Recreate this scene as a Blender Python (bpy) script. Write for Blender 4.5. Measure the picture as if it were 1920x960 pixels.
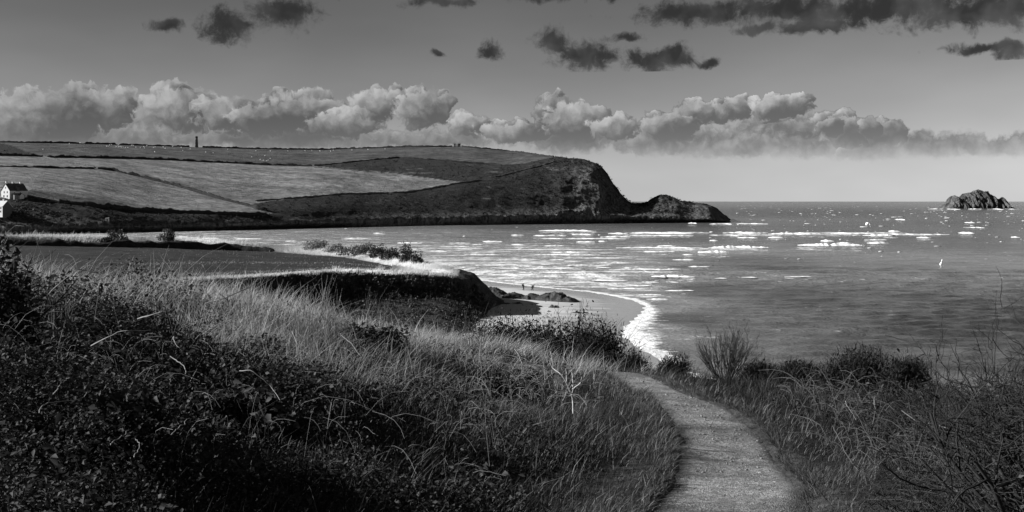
import bpy, bmesh, math, random
import numpy as np
from mathutils import Vector, Matrix

for o in list(bpy.data.objects):
    bpy.data.objects.remove(o)
scene = bpy.context.scene
col = scene.collection
R = math.radians
random.seed(7)
rng = np.random.default_rng(11)

# ------------------------------------------------------------------ camera
EYE = 24.0            # metres above the water
F = 2059.0            # focal length in pixels of the 1920 wide photograph
cam_d = bpy.data.cameras.new('camera')
cam_d.sensor_width = 36.0
cam_d.lens = 36.0 * F / 1920.0
cam_d.shift_y = -(480.0 - 377.0) / 1920.0
cam_d.clip_start = 0.1
cam_d.clip_end = 200000.0
cam = bpy.data.objects.new('camera', cam_d)
col.objects.link(cam)
cam.location = (0, 0, EYE)
cam.rotation_euler = (R(90), 0, 0)
scene.camera = cam

# ------------------------------------------------------------------ sun, exposure
SUN_EL = 25.0
SUN_AZ = -93.0        # compass style: 0 = straight ahead (+Y), negative = to the left
sd = bpy.data.lights.new('sun', 'SUN')
sd.energy = 5.0
sd.angle = R(0.6)
sd.color = (1.0, 1.0, 1.0)    # black and white picture: neutral light
sun = bpy.data.objects.new('sun', sd)
col.objects.link(sun)
to_sun = Vector((math.sin(R(SUN_AZ)) * math.cos(R(SUN_EL)),
                 math.cos(R(SUN_AZ)) * math.cos(R(SUN_EL)), math.sin(R(SUN_EL))))
sun.rotation_euler = to_sun.to_track_quat('Z', 'Y').to_euler()
sun.location = to_sun * 200 + Vector((0, 0, 60))

vs = scene.view_settings
vs.view_transform = 'Standard'
vs.look = 'None'
vs.exposure = 0.9
vs.gamma = 1.0
vs.use_curve_mapping = False
scene.cycles.use_denoising = True
scene.cycles.max_bounces = 5
scene.cycles.diffuse_bounces = 2
scene.cycles.glossy_bounces = 2
scene.cycles.transmission_bounces = 2
scene.cycles.caustics_reflective = False
scene.cycles.caustics_refractive = False

# ------------------------------------------------------------------ sky with clouds (world)
world = bpy.data.worlds.new('World')
scene.world = world
world.use_nodes = True
wt = world.node_tree
wt.nodes.clear()


class NT:
    """tiny helper to write node maths"""
    def __init__(self, tree):
        self.t = tree
        self.n = tree.nodes
        self.l = tree.links

    def put(self, sock, v):
        if isinstance(v, bpy.types.NodeSocket):
            self.l.new(v, sock)
        elif v is not None:
            sock.default_value = v

    def m(self, op, a=None, b=None, c=None, clamp=False):
        nd = self.n.new('ShaderNodeMath')
        nd.operation = op
        nd.use_clamp = clamp
        for s, v in zip(nd.inputs, (a, b, c)):
            self.put(s, v)
        return nd.outputs[0]

    def vm(self, op, a=None, b=None, out=0):
        nd = self.n.new('ShaderNodeVectorMath')
        nd.operation = op
        self.put(nd.inputs[0], a)
        if b is not None:
            if op == 'SCALE':
                self.put(nd.inputs[3], b)
            else:
                self.put(nd.inputs[1], b)
        return nd.outputs[out]

    def comb(self, x=0.0, y=0.0, z=0.0):
        nd = self.n.new('ShaderNodeCombineXYZ')
        for s, v in zip(nd.inputs, (x, y, z)):
            self.put(s, v)
        return nd.outputs[0]

    def sep(self, v):
        nd = self.n.new('ShaderNodeSeparateXYZ')
        self.l.new(v, nd.inputs[0])
        return nd.outputs

    def noise(self, vec, scale, detail=5.0, rough=0.55, dist=0.0, dim='2D'):
        nd = self.n.new('ShaderNodeTexNoise')
        nd.noise_dimensions = dim
        if vec is not None:
            self.l.new(vec, nd.inputs['Vector'])
        nd.inputs['Scale'].default_value = scale
        nd.inputs['Detail'].default_value = detail
        nd.inputs['Roughness'].default_value = rough
        nd.inputs['Distortion'].default_value = dist
        return nd.outputs['Fac'] if 'Fac' in nd.outputs else nd.outputs[0]

    def voro(self, vec, scale, feature='F1', rnd=1.0, smooth=None, out='Distance', dim='2D'):
        nd = self.n.new('ShaderNodeTexVoronoi')
        nd.voronoi_dimensions = dim
        nd.feature = feature
        if vec is not None:
            self.l.new(vec, nd.inputs['Vector'])
        nd.inputs['Scale'].default_value = scale
        nd.inputs['Randomness'].default_value = rnd
        if smooth is not None:
            nd.inputs['Smoothness'].default_value = smooth
        return nd.outputs[out]

    def mapr(self, v, a, b, c=0.0, d=1.0, smooth=False):
        nd = self.n.new('ShaderNodeMapRange')
        nd.interpolation_type = 'SMOOTHSTEP' if smooth else 'LINEAR'
        for s, x in zip(nd.inputs, (v, a, b, c, d)):
            self.put(s, x)
        return nd.outputs[0]

    def mixf(self, f, a, b):
        nd = self.n.new('ShaderNodeMix')
        nd.data_type = 'FLOAT'
        self.put(nd.inputs[0], f)
        self.put(nd.inputs[2], a)
        self.put(nd.inputs[3], b)
        return nd.outputs[0]


def azel(px, py):
    u = (px - 960) / F
    v = (377 - py) / F
    az = math.atan(u)
    return az, math.atan(v * math.cos(az))


W = NT(wt)
tc = wt.nodes.new('ShaderNodeTexCoord')
dirv = tc.outputs['Generated']
dx, dy, dz = W.sep(dirv)
az = W.m('ARCTAN2', dx, dy)
hyp = W.m('SQRT', W.m('ADD', W.m('MULTIPLY', dx, dx), W.m('MULTIPLY', dy, dy)))
el = W.m('ARCTAN2', dz, hyp)
A0 = 0.5
azm = W.m('SUBTRACT', W.m('PINGPONG', W.m('ADD', az, A0), 2 * A0), A0)   # the cloud banks go on all round
pos = W.comb(azm, el, 0.0)

# (centre px, centre py, half width px, half height px) of each cumulus heap of the low bank
CUM = [(20, 235, 95, 62), (115, 215, 85, 52), (195, 205, 62, 40), (225, 190, 38, 26), (345, 205, 88, 42), (350, 186, 45, 24),
       (430, 215, 70, 38), (535, 196, 42, 26), (565, 216, 85, 42), (490, 225, 70, 32), (690, 205, 52, 34), (745, 186, 30, 20),
       (795, 205, 62, 40), (815, 188, 34, 20), (885, 236, 50, 26), (640, 236, 80, 28), (300, 240, 120, 30),
       (1045, 205, 46, 32), (1075, 228, 72, 42), (1150, 240, 52, 26), (1250, 238, 66, 30), (1300, 215, 48, 26),
       (1345, 212, 36, 20), (1382, 205, 30, 26), (1445, 205, 42, 28), (1480, 200, 50, 22), (1560, 225, 38, 22),
       (1600, 245, 62, 30), (1480, 245, 130, 32), (1660, 250, 46, 30), (1740, 272, 110, 26), (1870, 274, 110, 22),
       (1575, 290, 14, 12), (1350, 265, 150, 26), (985, 240, 40, 16),
       (200, 258, 240, 26), (520, 260, 220, 24), (780, 262, 170, 20),
       (960, 250, 80, 20), (1070, 262, 110, 26), (1250, 266, 130, 28), (1450, 276, 210, 26), (1650, 282, 160, 20)]
DARK = [(318, 46, 34, 11), (425, 48, 50, 34), (530, 24, 62, 34), (828, 6, 72, 13), (1035, 78, 40, 26), (1100, 104, 68, 28),
        (1215, 112, 58, 22), (1262, 106, 48, 24), (1325, 120, 30, 10), (918, 92, 26, 20), (820, 98, 14, 9), (1180, 72, 30, 9),
        (1300, 22, 120, 24), (1450, 18, 230, 26), (1640, 18, 260, 27), (1840, 22, 220, 28), (1530, 48, 110, 18), (1430, 54, 60, 8),
        (1860, 88, 90, 11), (1905, 96, 40, 15), (1895, 215, 26, 6), (1060, -12, 120, 14), (560, -16, 70, 14)]


def blob_group(name, blobs, soft):
    g = bpy.data.node_groups.new(name, 'ShaderNodeTree')
    g.interface.new_socket('P', in_out='INPUT', socket_type='NodeSocketVector')
    g.interface.new_socket('D', in_out='OUTPUT', socket_type='NodeSocketFloat')
    gi = g.nodes.new('NodeGroupInput')
    go = g.nodes.new('NodeGroupOutput')
    N = NT(g)
    p = gi.outputs[0]
    acc = None
    for px, py, hw, hh in blobs:
        a, e = azel(px, py)
        q = N.vm('MULTIPLY', N.vm('SUBTRACT', p, (a, e, 0)), (F / hw, F / hh, 0))
        r = N.vm('LENGTH', q, out=1)
        v = N.m('SUBTRACT', 1.0, r)
        acc = v if acc is None else N.m('SMOOTH_MAX', acc, v, soft)
    g.links.new(acc, go.inputs[0])
    return g


gd = blob_group('dark_clouds', [(a, b, c * 1.18, d * 1.25) for a, b, c, d in DARK], 0.12)


def heaps(vec, g):
    nd = wt.nodes.new('ShaderNodeGroup')
    nd.node_tree = g
    wt.links.new(vec, nd.inputs[0])
    return nd.outputs[0]


# clear sky: physical sky seen through a red filter (black and white film)
sky = wt.nodes.new('ShaderNodeTexSky')
sky.sky_type = 'NISHITA'
sky.sun_disc = False
sky.sun_elevation = R(SUN_EL)
sky.sun_rotation = R(SUN_AZ)
sky.altitude = 20.0
sky.air_density = 1.0
sky.dust_density = 1.0
sky.ozone_density = 1.0
sr = wt.nodes.new('ShaderNodeSeparateColor')
wt.links.new(sky.outputs[0], sr.inputs[0])
red = W.m('MULTIPLY', W.m('POWER', W.m('MULTIPLY', sr.outputs[0], 0.20), 1.35), 2.3)
# soft high haze that brightens the band above the horizon
hz_n = W.noise(W.vm('MULTIPLY', pos, (1.0, 3.0, 1.0)), 5.0, 3.0, 0.5)
glow = W.m('MULTIPLY', W.m('EXPONENT', W.m('DIVIDE', W.m('MAXIMUM', el, 0.0), -0.062)), 2.65)      # sea haze, the same all round
tilt = W.m('ADD', 1.0, W.m('MULTIPLY', W.m('DIVIDE', dx, hyp), 0.5))       # polarised sky: darker towards the left
clear = W.m('MULTIPLY', W.m('MULTIPLY', W.m('ADD', red, glow), tilt), W.mapr(hz_n, 0.3, 0.7, 0.94, 1.06))

# cumulus: every heap is a stack of puffs, the farther ones behind the nearer, each rounded towards the sun
cr_ = random.Random(4)
PUFFS = []
for px, py, hw, hh in CUM:
    if hw >= 100 and hh < 34:
        PUFFS.append((py - 400, px, py, hw * 1.15, hh * 1.1, 0.55, 0.30))       # flat grey layer behind and below
        continue
    PUFFS.append((py, px, py, hw, hh, 0.24, 0.0))
    for k in range(2 if hw > 40 else 1):
        a_ = cr_.uniform(20, 165)
        sc_ = cr_.uniform(0.34, 0.55)
        x_ = px + hw * 0.72 * math.cos(R(a_)); y_ = py - hh * 0.72 * math.sin(R(a_))
        PUFFS.append((y_ + cr_.uniform(-14, 14), x_, y_, max(hw * sc_, 14), max(hh * sc_ * 1.25, 11), 0.16, 0.0))
PUFFS.sort()
w1 = wt.nodes.new('ShaderNodeTexNoise')
w1.noise_dimensions = '2D'
wt.links.new(pos, w1.inputs['Vector'])
w1.inputs['Scale'].default_value = 48.0
w1.inputs['Detail'].default_value = 4.0
w1.inputs['Roughness'].default_value = 0.6
wp = W.vm('ADD', pos, W.vm('SCALE', W.vm('SUBTRACT', w1.outputs['Color'], (0.5, 0.5, 0.5)), 0.014))
bil = W.m('SUBTRACT', W.voro(wp, 105.0, 'SMOOTH_F1', 1.0, 0.4), 0.4)         # cauliflower knobs
fbn = W.m('SUBTRACT', W.noise(wp, 170.0, 6.0, 0.66), 0.5)
rough_e = W.m('ADD', W.m('MULTIPLY', bil, 0.30), W.m('MULTIPLY', fbn, 0.62))
tex = W.m('ADD', W.m('MULTIPLY', bil, -0.30), W.m('MULTIPLY', fbn, -0.36))
broad = W.mapr(W.noise(pos, 11.0, 2.0, 0.5), 0.35, 0.65, -0.16, 0.10, True)
tex = W.m('ADD', tex, broad)
g = bpy.data.node_groups.new('cumulus_puffs', 'ShaderNodeTree')
for nm_, ty_ in (('P', 'Vector'), ('Edge', 'Float'), ('Tex', 'Float')):
    g.interface.new_socket(nm_, in_out='INPUT', socket_type='NodeSocket' + ty_)
for nm_ in ('Shade', 'Alpha'):
    g.interface.new_socket(nm_, in_out='OUTPUT', socket_type='NodeSocketFloat')
gi = g.nodes.new('NodeGroupInput')
go = g.nodes.new('NodeGroupOutput')
GN = NT(g)


def madd(a, b, c):
    nd = g.nodes.new('ShaderNodeVectorMath')
    nd.operation = 'MULTIPLY_ADD'
    for s, v in zip(nd.inputs, (a, b, c)):
        GN.put(s, v)
    return nd.outputs[0]


acc_s = acc_a = None
for _, px, py, hw, hh, soft, flat in PUFFS:
    a_, e_ = azel(px, py)
    sx_, sy_ = F / hw, F / hh
    pp = gi.outputs[0] if acc_s is None else madd(acc_s, (1e-7, 1e-7, 0.0), gi.outputs[0])   # paint the puffs one after another
    q = madd(pp, (sx_, sy_, 0.0), (-a_ * sx_, -e_ * sy_, 0.0))
    rr_ = GN.m('ADD', GN.vm('LENGTH', q, out=1), gi.outputs[1])
    al = GN.mapr(rr_, 1.0, 1.0 - soft, 0.0, 1.0, True)
    sh_ = GN.m('ADD', GN.vm('DOT_PRODUCT', q, (-0.30 * (1 - flat * 2), 0.46 * (1 - flat), 0), out=1), gi.outputs[2])
    acc_s = sh_ if acc_s is None else GN.mixf(al, acc_s, sh_)
    acc_a = al if acc_a is None else GN.m('MAXIMUM', acc_a, al)
g.links.new(acc_s, go.inputs[0])
g.links.new(acc_a, go.inputs[1])
gn_ = wt.nodes.new('ShaderNodeGroup')
gn_.node_tree = g
wt.links.new(wp, gn_.inputs[0])
wt.links.new(rough_e, gn_.inputs[1])
wt.links.new(tex, gn_.inputs[2])
ccol, c_alpha = gn_.outputs[0], gn_.outputs[1]
lit = W.mapr(ccol, -0.30, 0.80, 0.0, 1.0, True)
C_DARK, C_BRIGHT = 0.78, 4.3
ccol = W.m('MULTIPLY', W.mixf(lit, C_DARK, C_BRIGHT), W.mixf(0.85, 1.0, tilt))
mist = W.mapr(el, 0.032, 0.080, 0.60, 0.05, True)
ccol = W.mixf(mist, ccol, W.m('MULTIPLY', tilt, 1.75))
base_fade = W.mapr(W.m('ADD', el, W.m('MULTIPLY', W.m('SUBTRACT', W.noise(pos, 40.0, 4.0, 0.6), 0.5), 0.02)), 0.029, 0.056, 0.0, 1.0, True)
c_alpha = W.m('MULTIPLY', W.m('MULTIPLY', c_alpha, base_fade), 0.96)

# dark ragged clouds above
wob = wt.nodes.new('ShaderNodeTexNoise')
wob.noise_dimensions = '2D'
wt.links.new(pos, wob.inputs['Vector'])
wob.inputs['Scale'].default_value = 30.0
wob.inputs['Detail'].default_value = 4.0
v3 = W.vm('ADD', pos, W.vm('SCALE', W.vm('SUBTRACT', wob.outputs['Color'], (0.5, 0.5, 0.5)), 0.017))
dd = W.m('ADD', heaps(v3, gd), W.m('MULTIPLY', W.m('SUBTRACT', W.noise(v3, 62.0, 8.0, 0.68), 0.5), 1.6))
d_alpha = W.m('MULTIPLY', W.mapr(dd, 0.0, 0.62, 0.0, 0.95, True), W.mapr(W.noise(v3, 24.0, 3.0, 0.5), 0.3, 0.55, 0.7, 1.0))

out1 = W.mixf(c_alpha, clear, ccol)
thin = W.mapr(dd, 0.1, 0.8, 0.36, 0.20)


def sky_bg(v):
    b = wt.nodes.new('ShaderNodeBackground')
    b.inputs[1].default_value = SKY_STRENGTH
    cg = wt.nodes.new('ShaderNodeCombineColor')
    for s in cg.inputs:
        wt.links.new(v, s)
    wt.links.new(cg.outputs[0], b.inputs[0])
    return b.outputs[0]


def mix_bg(f, a, b):
    mx = wt.nodes.new('ShaderNodeMixShader')
    wt.links.new(f, mx.inputs[0])
    wt.links.new(a, mx.inputs[1])
    wt.links.new(b, mx.inputs[2])
    return mx.outputs[0]


def band(lo, hi):
    return W.m('MULTIPLY', W.m('GREATER_THAN', el, lo), W.m('LESS_THAN', el, hi))


SKY_STRENGTH = 0.075
s_clear = sky_bg(clear)
SPLIT = 0.1165
s_low = mix_bg(band(0.028, SPLIT), s_clear, sky_bg(out1))                               # low cumulus bank
s_high = mix_bg(band(SPLIT, 0.24), s_low, sky_bg(W.mixf(d_alpha, clear, thin)))         # ragged dark clouds
wo = wt.nodes.new('ShaderNodeOutputWorld')
wt.links.new(s_high, wo.inputs[0])
world.cycles.sampling_method = 'MANUAL'
world.cycles.sample_map_resolution = 512

# ------------------------------------------------------------------ helpers: maths
def P(px, py, d):
    """world point seen at photograph pixel (px, py) at distance d ahead"""
    return np.array([(px - 960.0) / F * d, d, EYE - (py - 377.0) / F * d])


def PZ(px, py, z):
    d = (EYE - z) * F / (py - 377.0)
    return P(px, py, d)


def proj(v):
    v = np.asarray(v, float)
    y = np.maximum(v[..., 1], 0.01)
    return 960 + v[..., 0] / y * F, 377 - (v[..., 2] - EYE) / y * F


def _hash(ix, iy, iz, seed):
    n = (ix.astype(np.uint64) * np.uint64(374761393) + iy.astype(np.uint64) * np.uint64(668265263)
         + iz.astype(np.uint64) * np.uint64(2147483647) + np.uint64(seed * 1274126177 % (2 ** 31)))
    n &= np.uint64(0xFFFFFFFF)
    n = ((n ^ (n >> np.uint64(13))) * np.uint64(1274126177)) & np.uint64(0xFFFFFFFF)
    n = ((n ^ (n >> np.uint64(16))) * np.uint64(2246822519)) & np.uint64(0xFFFFFFFF)
    n = n ^ (n >> np.uint64(15))
    return (n & np.uint64(0xFFFFFF)).astype(float) / float(0xFFFFFF)


def vnoise(x, y, z=None, seed=0):
    """value noise in -1..1"""
    x = np.asarray(x, float); y = np.asarray(y, float)
    z = np.zeros_like(x) if z is None else np.asarray(z, float)
    fx, fy, fz = np.floor(x), np.floor(y), np.floor(z)
    tx, ty, tz = x - fx, y - fy, z - fz
    ix, iy, iz = (fx + 100000).astype(np.int64), (fy + 100000).astype(np.int64), (fz + 100000).astype(np.int64)
    sx, sy, sz = tx * tx * (3 - 2 * tx), ty * ty * (3 - 2 * ty), tz * tz * (3 - 2 * tz)
    out = 0
    for a in (0, 1):
        for b in (0, 1):
            for c in ((0, 1) if np.any(tz) else (0,)):
                w = (sx if a else 1 - sx) * (sy if b else 1 - sy) * (sz if c else 1 - sz)
                out = out + w * _hash(ix + a, iy + b, iz + c, seed)
    return out * 2 - 1


def fbm(x, y, z=None, octv=4, seed=0, gain=0.5, ridged=False):
    s = 0; a = 1.0; t = 0
    f = 1.0
    for k in range(octv):
        n = vnoise(np.asarray(x) * f, np.asarray(y) * f, None if z is None else np.asarray(z) * f, seed + k * 17)
        if ridged:
            n = 1 - 2 * np.abs(n)
        s = s + a * n; t += a
        a *= gain; f *= 2.03
    return s / t


def sstep(a, b, x):
    t = np.clip((np.asarray(x, float) - a) / (b - a), 0, 1)
    return t * t * (3 - 2 * t)


class TPS:
    def __init__(self, pts, lam=1e-3):
        p = np.array(pts, float)
        self.c = p[:, :2]
        n = len(p)
        K = self.k(self.c, self.c) + lam * np.eye(n)
        Q = np.hstack([np.ones((n, 1)), self.c])
        M = np.zeros((n + 3, n + 3))
        M[:n, :n] = K; M[:n, n:] = Q; M[n:, :n] = Q.T
        self.w = np.linalg.solve(M, np.hstack([p[:, 2], 0, 0, 0]))

    @staticmethod
    def k(a, b):
        r2 = ((a[:, None, :] - b[None, :, :]) ** 2).sum(-1)
        return 0.5 * r2 * np.log(np.maximum(r2, 1e-9))

    def __call__(self, x, y):
        x = np.asarray(x, float); sh = x.shape
        q = np.stack([x.ravel(), np.asarray(y, float).ravel()], 1)
        out = np.empty(len(q))
        for i in range(0, len(q), 20000):
            s = q[i:i + 20000]
            out[i:i + 20000] = self.k(s, self.c) @ self.w[:-3] + self.w[-3] + s @ self.w[-2:]
        return out.reshape(sh)


def in_poly(px, py, poly):
    px = np.asarray(px, float); py = np.asarray(py, float)
    c = np.zeros(px.shape, bool)
    n = len(poly)
    j = n - 1
    for i in range(n):
        xi, yi = poly[i]; xj, yj = poly[j]
        if yi != yj:
            c ^= ((yi > py) != (yj > py)) & (px < (xj - xi) * (py - yi) / (yj - yi) + xi)
        j = i
    return c


# ------------------------------------------------------------------ helpers: objects
def tag(o, label=None, cat=None, group=None, kind=None):
    if label: o['label'] = label
    if cat: o['category'] = cat
    if group: o['group'] = group
    if kind: o['kind'] = kind
    return o


def mesh_np(name, verts, faces, mat=None, parent=None, smooth=False, attrs=None, loc=None):
    """faces: (n,k) int array, or a list of such arrays"""
    me = bpy.data.meshes.new(name)
    verts = np.asarray(verts, np.float32).reshape(-1, 3)
    if not isinstance(faces, (list, tuple)):
        faces = [faces]
    faces = [np.asarray(f, np.int32) for f in faces if len(f)]
    me.vertices.add(len(verts))
    me.vertices.foreach_set('co', verts.ravel())
    idx = np.concatenate([f.ravel() for f in faces])
    tot = np.concatenate([np.full(len(f), f.shape[1], np.int32) for f in faces])
    st = np.concatenate([[0], np.cumsum(tot)[:-1]]).astype(np.int32)
    me.loops.add(len(idx))
    me.loops.foreach_set('vertex_index', idx)
    me.polygons.add(len(tot))
    me.polygons.foreach_set('loop_start', st)
    me.polygons.foreach_set('loop_total', tot)
    if smooth:
        me.polygons.foreach_set('use_smooth', np.ones(len(tot), bool))
    me.update(calc_edges=True)
    me.validate()
    for k, v in (attrs or {}).items():
        a = me.attributes.new(k, 'FLOAT', 'POINT')
        a.data.foreach_set('value', np.asarray(v, np.float32).ravel())
    if mat is not None:
        me.materials.append(mat)
    o = bpy.data.objects.new(name, me)
    col.objects.link(o)
    if parent is not None:
        o.parent = parent
    if loc is not None:
        o.location = loc
    return o


def empty(name, loc=(0, 0, 0), rz=0.0, scale=1.0):
    o = bpy.data.objects.new(name, None)
    o.empty_display_size = 0.3
    col.objects.link(o)
    o.location = loc
    o.rotation_euler = (0, 0, rz)
    o.scale = (scale,) * 3
    return o


def copy_tree(o, parent=None):
    c = o.copy()
    col.objects.link(c)
    c.parent = parent
    for ch in o.children:
        copy_tree(ch, c)
    return c


def grid_faces(nr, nc):
    i = np.arange(nr - 1)[:, None] * nc + np.arange(nc - 1)[None, :]
    return np.stack([i, i + 1, i + 1 + nc, i + nc], -1).reshape(-1, 4)


class MB:
    """collects boxes, prisms and such into one mesh"""
    def __init__(self):
        self.v = []; self.f = []

    def poly(self, verts, faces):
        b = len(self.v)
        self.v += [tuple(map(float, q)) for q in verts]
        self.f += [tuple(b + i for i in q) for q in faces]
        return self

    def box(self, x0, x1, y0, y1, z0, z1):
        return self.poly([(x0, y0, z0), (x1, y0, z0), (x1, y1, z0), (x0, y1, z0), (x0, y0, z1), (x1, y0, z1), (x1, y1, z1), (x0, y1, z1)],
                         [(0, 3, 2, 1), (4, 5, 6, 7), (0, 1, 5, 4), (1, 2, 6, 5), (2, 3, 7, 6), (3, 0, 4, 7)])

    def lathe(self, prof, n=20, cx=0, cy=0):
        b = []
        for r, z in prof:
            for k in range(n):
                a = 2 * math.pi * k / n
                b.append((cx + r * math.cos(a), cy + r * math.sin(a), z))
        f = []
        for i in range(len(prof) - 1):
            for k in range(n):
                k2 = (k + 1) % n
                f.append((i * n + k, i * n + k2, (i + 1) * n + k2, (i + 1) * n + k))
        f.append(tuple(range(n))[::-1])
        f.append(tuple((len(prof) - 1) * n + k for k in range(n)))
        return self.poly(b, f)

    def build(self, name, mat, parent=None, smooth=False):
        me = bpy.data.meshes.new(name)
        me.from_pydata(self.v, [], self.f)
        me.update()
        if smooth:
            for p in me.polygons: p.use_smooth = True
        me.materials.append(mat)
        o = bpy.data.objects.new(name, me)
        col.objects.link(o)
        if parent is not None: o.parent = parent
        return o


# ------------------------------------------------------------------ helpers: materials (all neutral grey: a black and white picture)
def new_mat(name):
    m = bpy.data.materials.new(name)
    m.use_nodes = True
    t = m.node_tree
    t.nodes.clear()
    N = NT(t)
    out = t.nodes.new('ShaderNodeOutputMaterial')
    return m, N, out


def grey(N, v):
    c = N.n.new('ShaderNodeCombineColor')
    for s in c.inputs:
        N.put(s, v)
    return c.outputs[0]


def attr(N, name):
    a = N.n.new('ShaderNodeAttribute')
    a.attribute_name = name
    return a.outputs['Fac']


def principled(N, out, base, rough=0.8, spec=0.3, normal=None):
    b = N.n.new('ShaderNodeBsdfPrincipled')
    if isinstance(base, (int, float)):
        b.inputs['Base Color'].default_value = (base, base, base, 1)
    else:
        N.l.new(grey(N, base), b.inputs['Base Color'])
    N.put(b.inputs['Roughness'], rough)
    N.put(b.inputs['Specular IOR Level'], spec)
    if normal is not None:
        N.l.new(normal, b.inputs['Normal'])
    if out is not None:
        N.l.new(b.outputs[0], out.inputs[0])
    return b


def bump(N, h, strength=0.5, dist=1.0):
    b = N.n.new('ShaderNodeBump')
    b.inputs['Strength'].default_value = strength
    b.inputs['Distance'].default_value = dist
    N.l.new(h, b.inputs['Height'])
    return b.outputs[0]


def wpos(N):
    g = N.n.new('ShaderNodeNewGeometry')
    return g.outputs['Position']


def simple_mat(name, v, var=0.25, scale=3.0, rough=0.85, spec=0.2, bmp=0.0, bdist=0.05):
    m, N, out = new_mat(name)
    p = wpos(N)
    n = N.noise(p, scale, 5.0, 0.6, dim='3D')
    base = N.m('MULTIPLY', N.mapr(n, 0.25, 0.75, 1 - var, 1 + var), v)
    principled(N, out, base, rough, spec, bump(N, n, bmp, bdist) if bmp else None)
    return m


def leaf_mat(name, lo, hi, trans=0.3, rough=0.55, spec=0.25):
    """plant material: the 'tone' of each blade or leaf is stored on its mesh"""
    m, N, out = new_mat(name)
    base = N.mapr(attr(N, 'tone'), 0.0, 1.0, lo, hi)
    b = principled(N, None, base, rough, spec)
    tr = N.n.new('ShaderNodeBsdfTranslucent')
    N.l.new(grey(N, base), tr.inputs[0])
    mx = N.n.new('ShaderNodeMixShader')
    mx.inputs[0].default_value = trans
    N.l.new(b.outputs[0], mx.inputs[1])
    N.l.new(tr.outputs[0], mx.inputs[2])
    N.l.new(mx.outputs[0], out.inputs[0])
    return m


# ------------------------------------------------------------------ lofted land: columns of (py, d) rows across px
def pchip(x, y, xi):
    """monotone cubic interpolation"""
    x = np.asarray(x, float); y = np.asarray(y, float); xi = np.asarray(xi, float)
    h = np.diff(x); dl = np.diff(y) / h
    m = np.zeros(len(x))
    m[0], m[-1] = dl[0], dl[-1]
    for i in range(1, len(x) - 1):
        if dl[i - 1] * dl[i] > 0:
            w1 = 2 * h[i] + h[i - 1]; w2 = h[i] + 2 * h[i - 1]
            m[i] = (w1 + w2) / (w1 / dl[i - 1] + w2 / dl[i])
    k = np.clip(np.searchsorted(x, xi) - 1, 0, len(x) - 2)
    t = (xi - x[k]) / h[k]
    t = np.clip(t, 0, 1)
    return ((2 * t ** 3 - 3 * t ** 2 + 1) * y[k] + (t ** 3 - 2 * t ** 2 + t) * h[k] * m[k]
            + (-2 * t ** 3 + 3 * t ** 2) * y[k + 1] + (t ** 3 - t ** 2) * h[k] * m[k + 1])


def loft(columns, pxs, counts):
    """columns: {px: [(X-free) (d, z) per row]}; returns array (rows, cols, 3) and row parameter"""
    keys = sorted(columns)
    A = np.array([columns[k] for k in keys], float)          # (ncol, nrow, 2)
    nrow = A.shape[1]
    B = np.empty((len(pxs), nrow, 2))
    for r in range(nrow):
        for c in (0, 1):
            B[:, r, c] = pchip(keys, A[:, r, c], pxs)
    vv = []
    for r in range(nrow - 1):
        vv.append(r + np.arange(counts[r]) / counts[r])
    vv = np.concatenate(vv + [[nrow - 1.0]])
    out = np.empty((len(vv), len(pxs), 3))
    rows = np.arange(nrow)
    for j in range(len(pxs)):
        d = pchip(rows, B[j, :, 0], vv)
        z = pchip(rows, B[j, :, 1], vv)
        out[:, j, 0] = (pxs[j] - 960) / F * d
        out[:, j, 1] = d
        out[:, j, 2] = z
    return out, vv


# ================================================================== SEA
SHORE = np.array([PZ(*q, 0.0)[:2] for q in [(905, 526), (960, 533), (1040, 541), (1110, 548), (1150, 555), (1186, 563), (1206, 573), (1204, 586),
                                            (1188, 600), (1170, 612), (1166, 622), (1178, 636), (1196, 650), (1225, 668), (1262, 700)]])
SHORE = np.vstack([[-90, 352], SHORE, [34, 128], [70, 96]])


def dist_poly(x, y, line):
    """distance to a polyline, and the side (positive = right of travel)"""
    x = np.asarray(x, float); y = np.asarray(y, float)
    best = np.full(x.shape, 1e9); side = np.zeros(x.shape)
    for a, b in zip(line[:-1], line[1:]):
        dxy = b - a; L2 = (dxy ** 2).sum()
        t = np.clip(((x - a[0]) * dxy[0] + (y - a[1]) * dxy[1]) / L2, 0, 1)
        ex, ey = x - a[0] - t * dxy[0], y - a[1] - t * dxy[1]
        dd_ = np.hypot(ex, ey)
        s = np.sign(dxy[0] * (y - a[1]) - dxy[1] * (x - a[0]))
        k = dd_ < best
        best = np.where(k, dd_, best); side = np.where(k, s, side)
    return best, side


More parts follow.
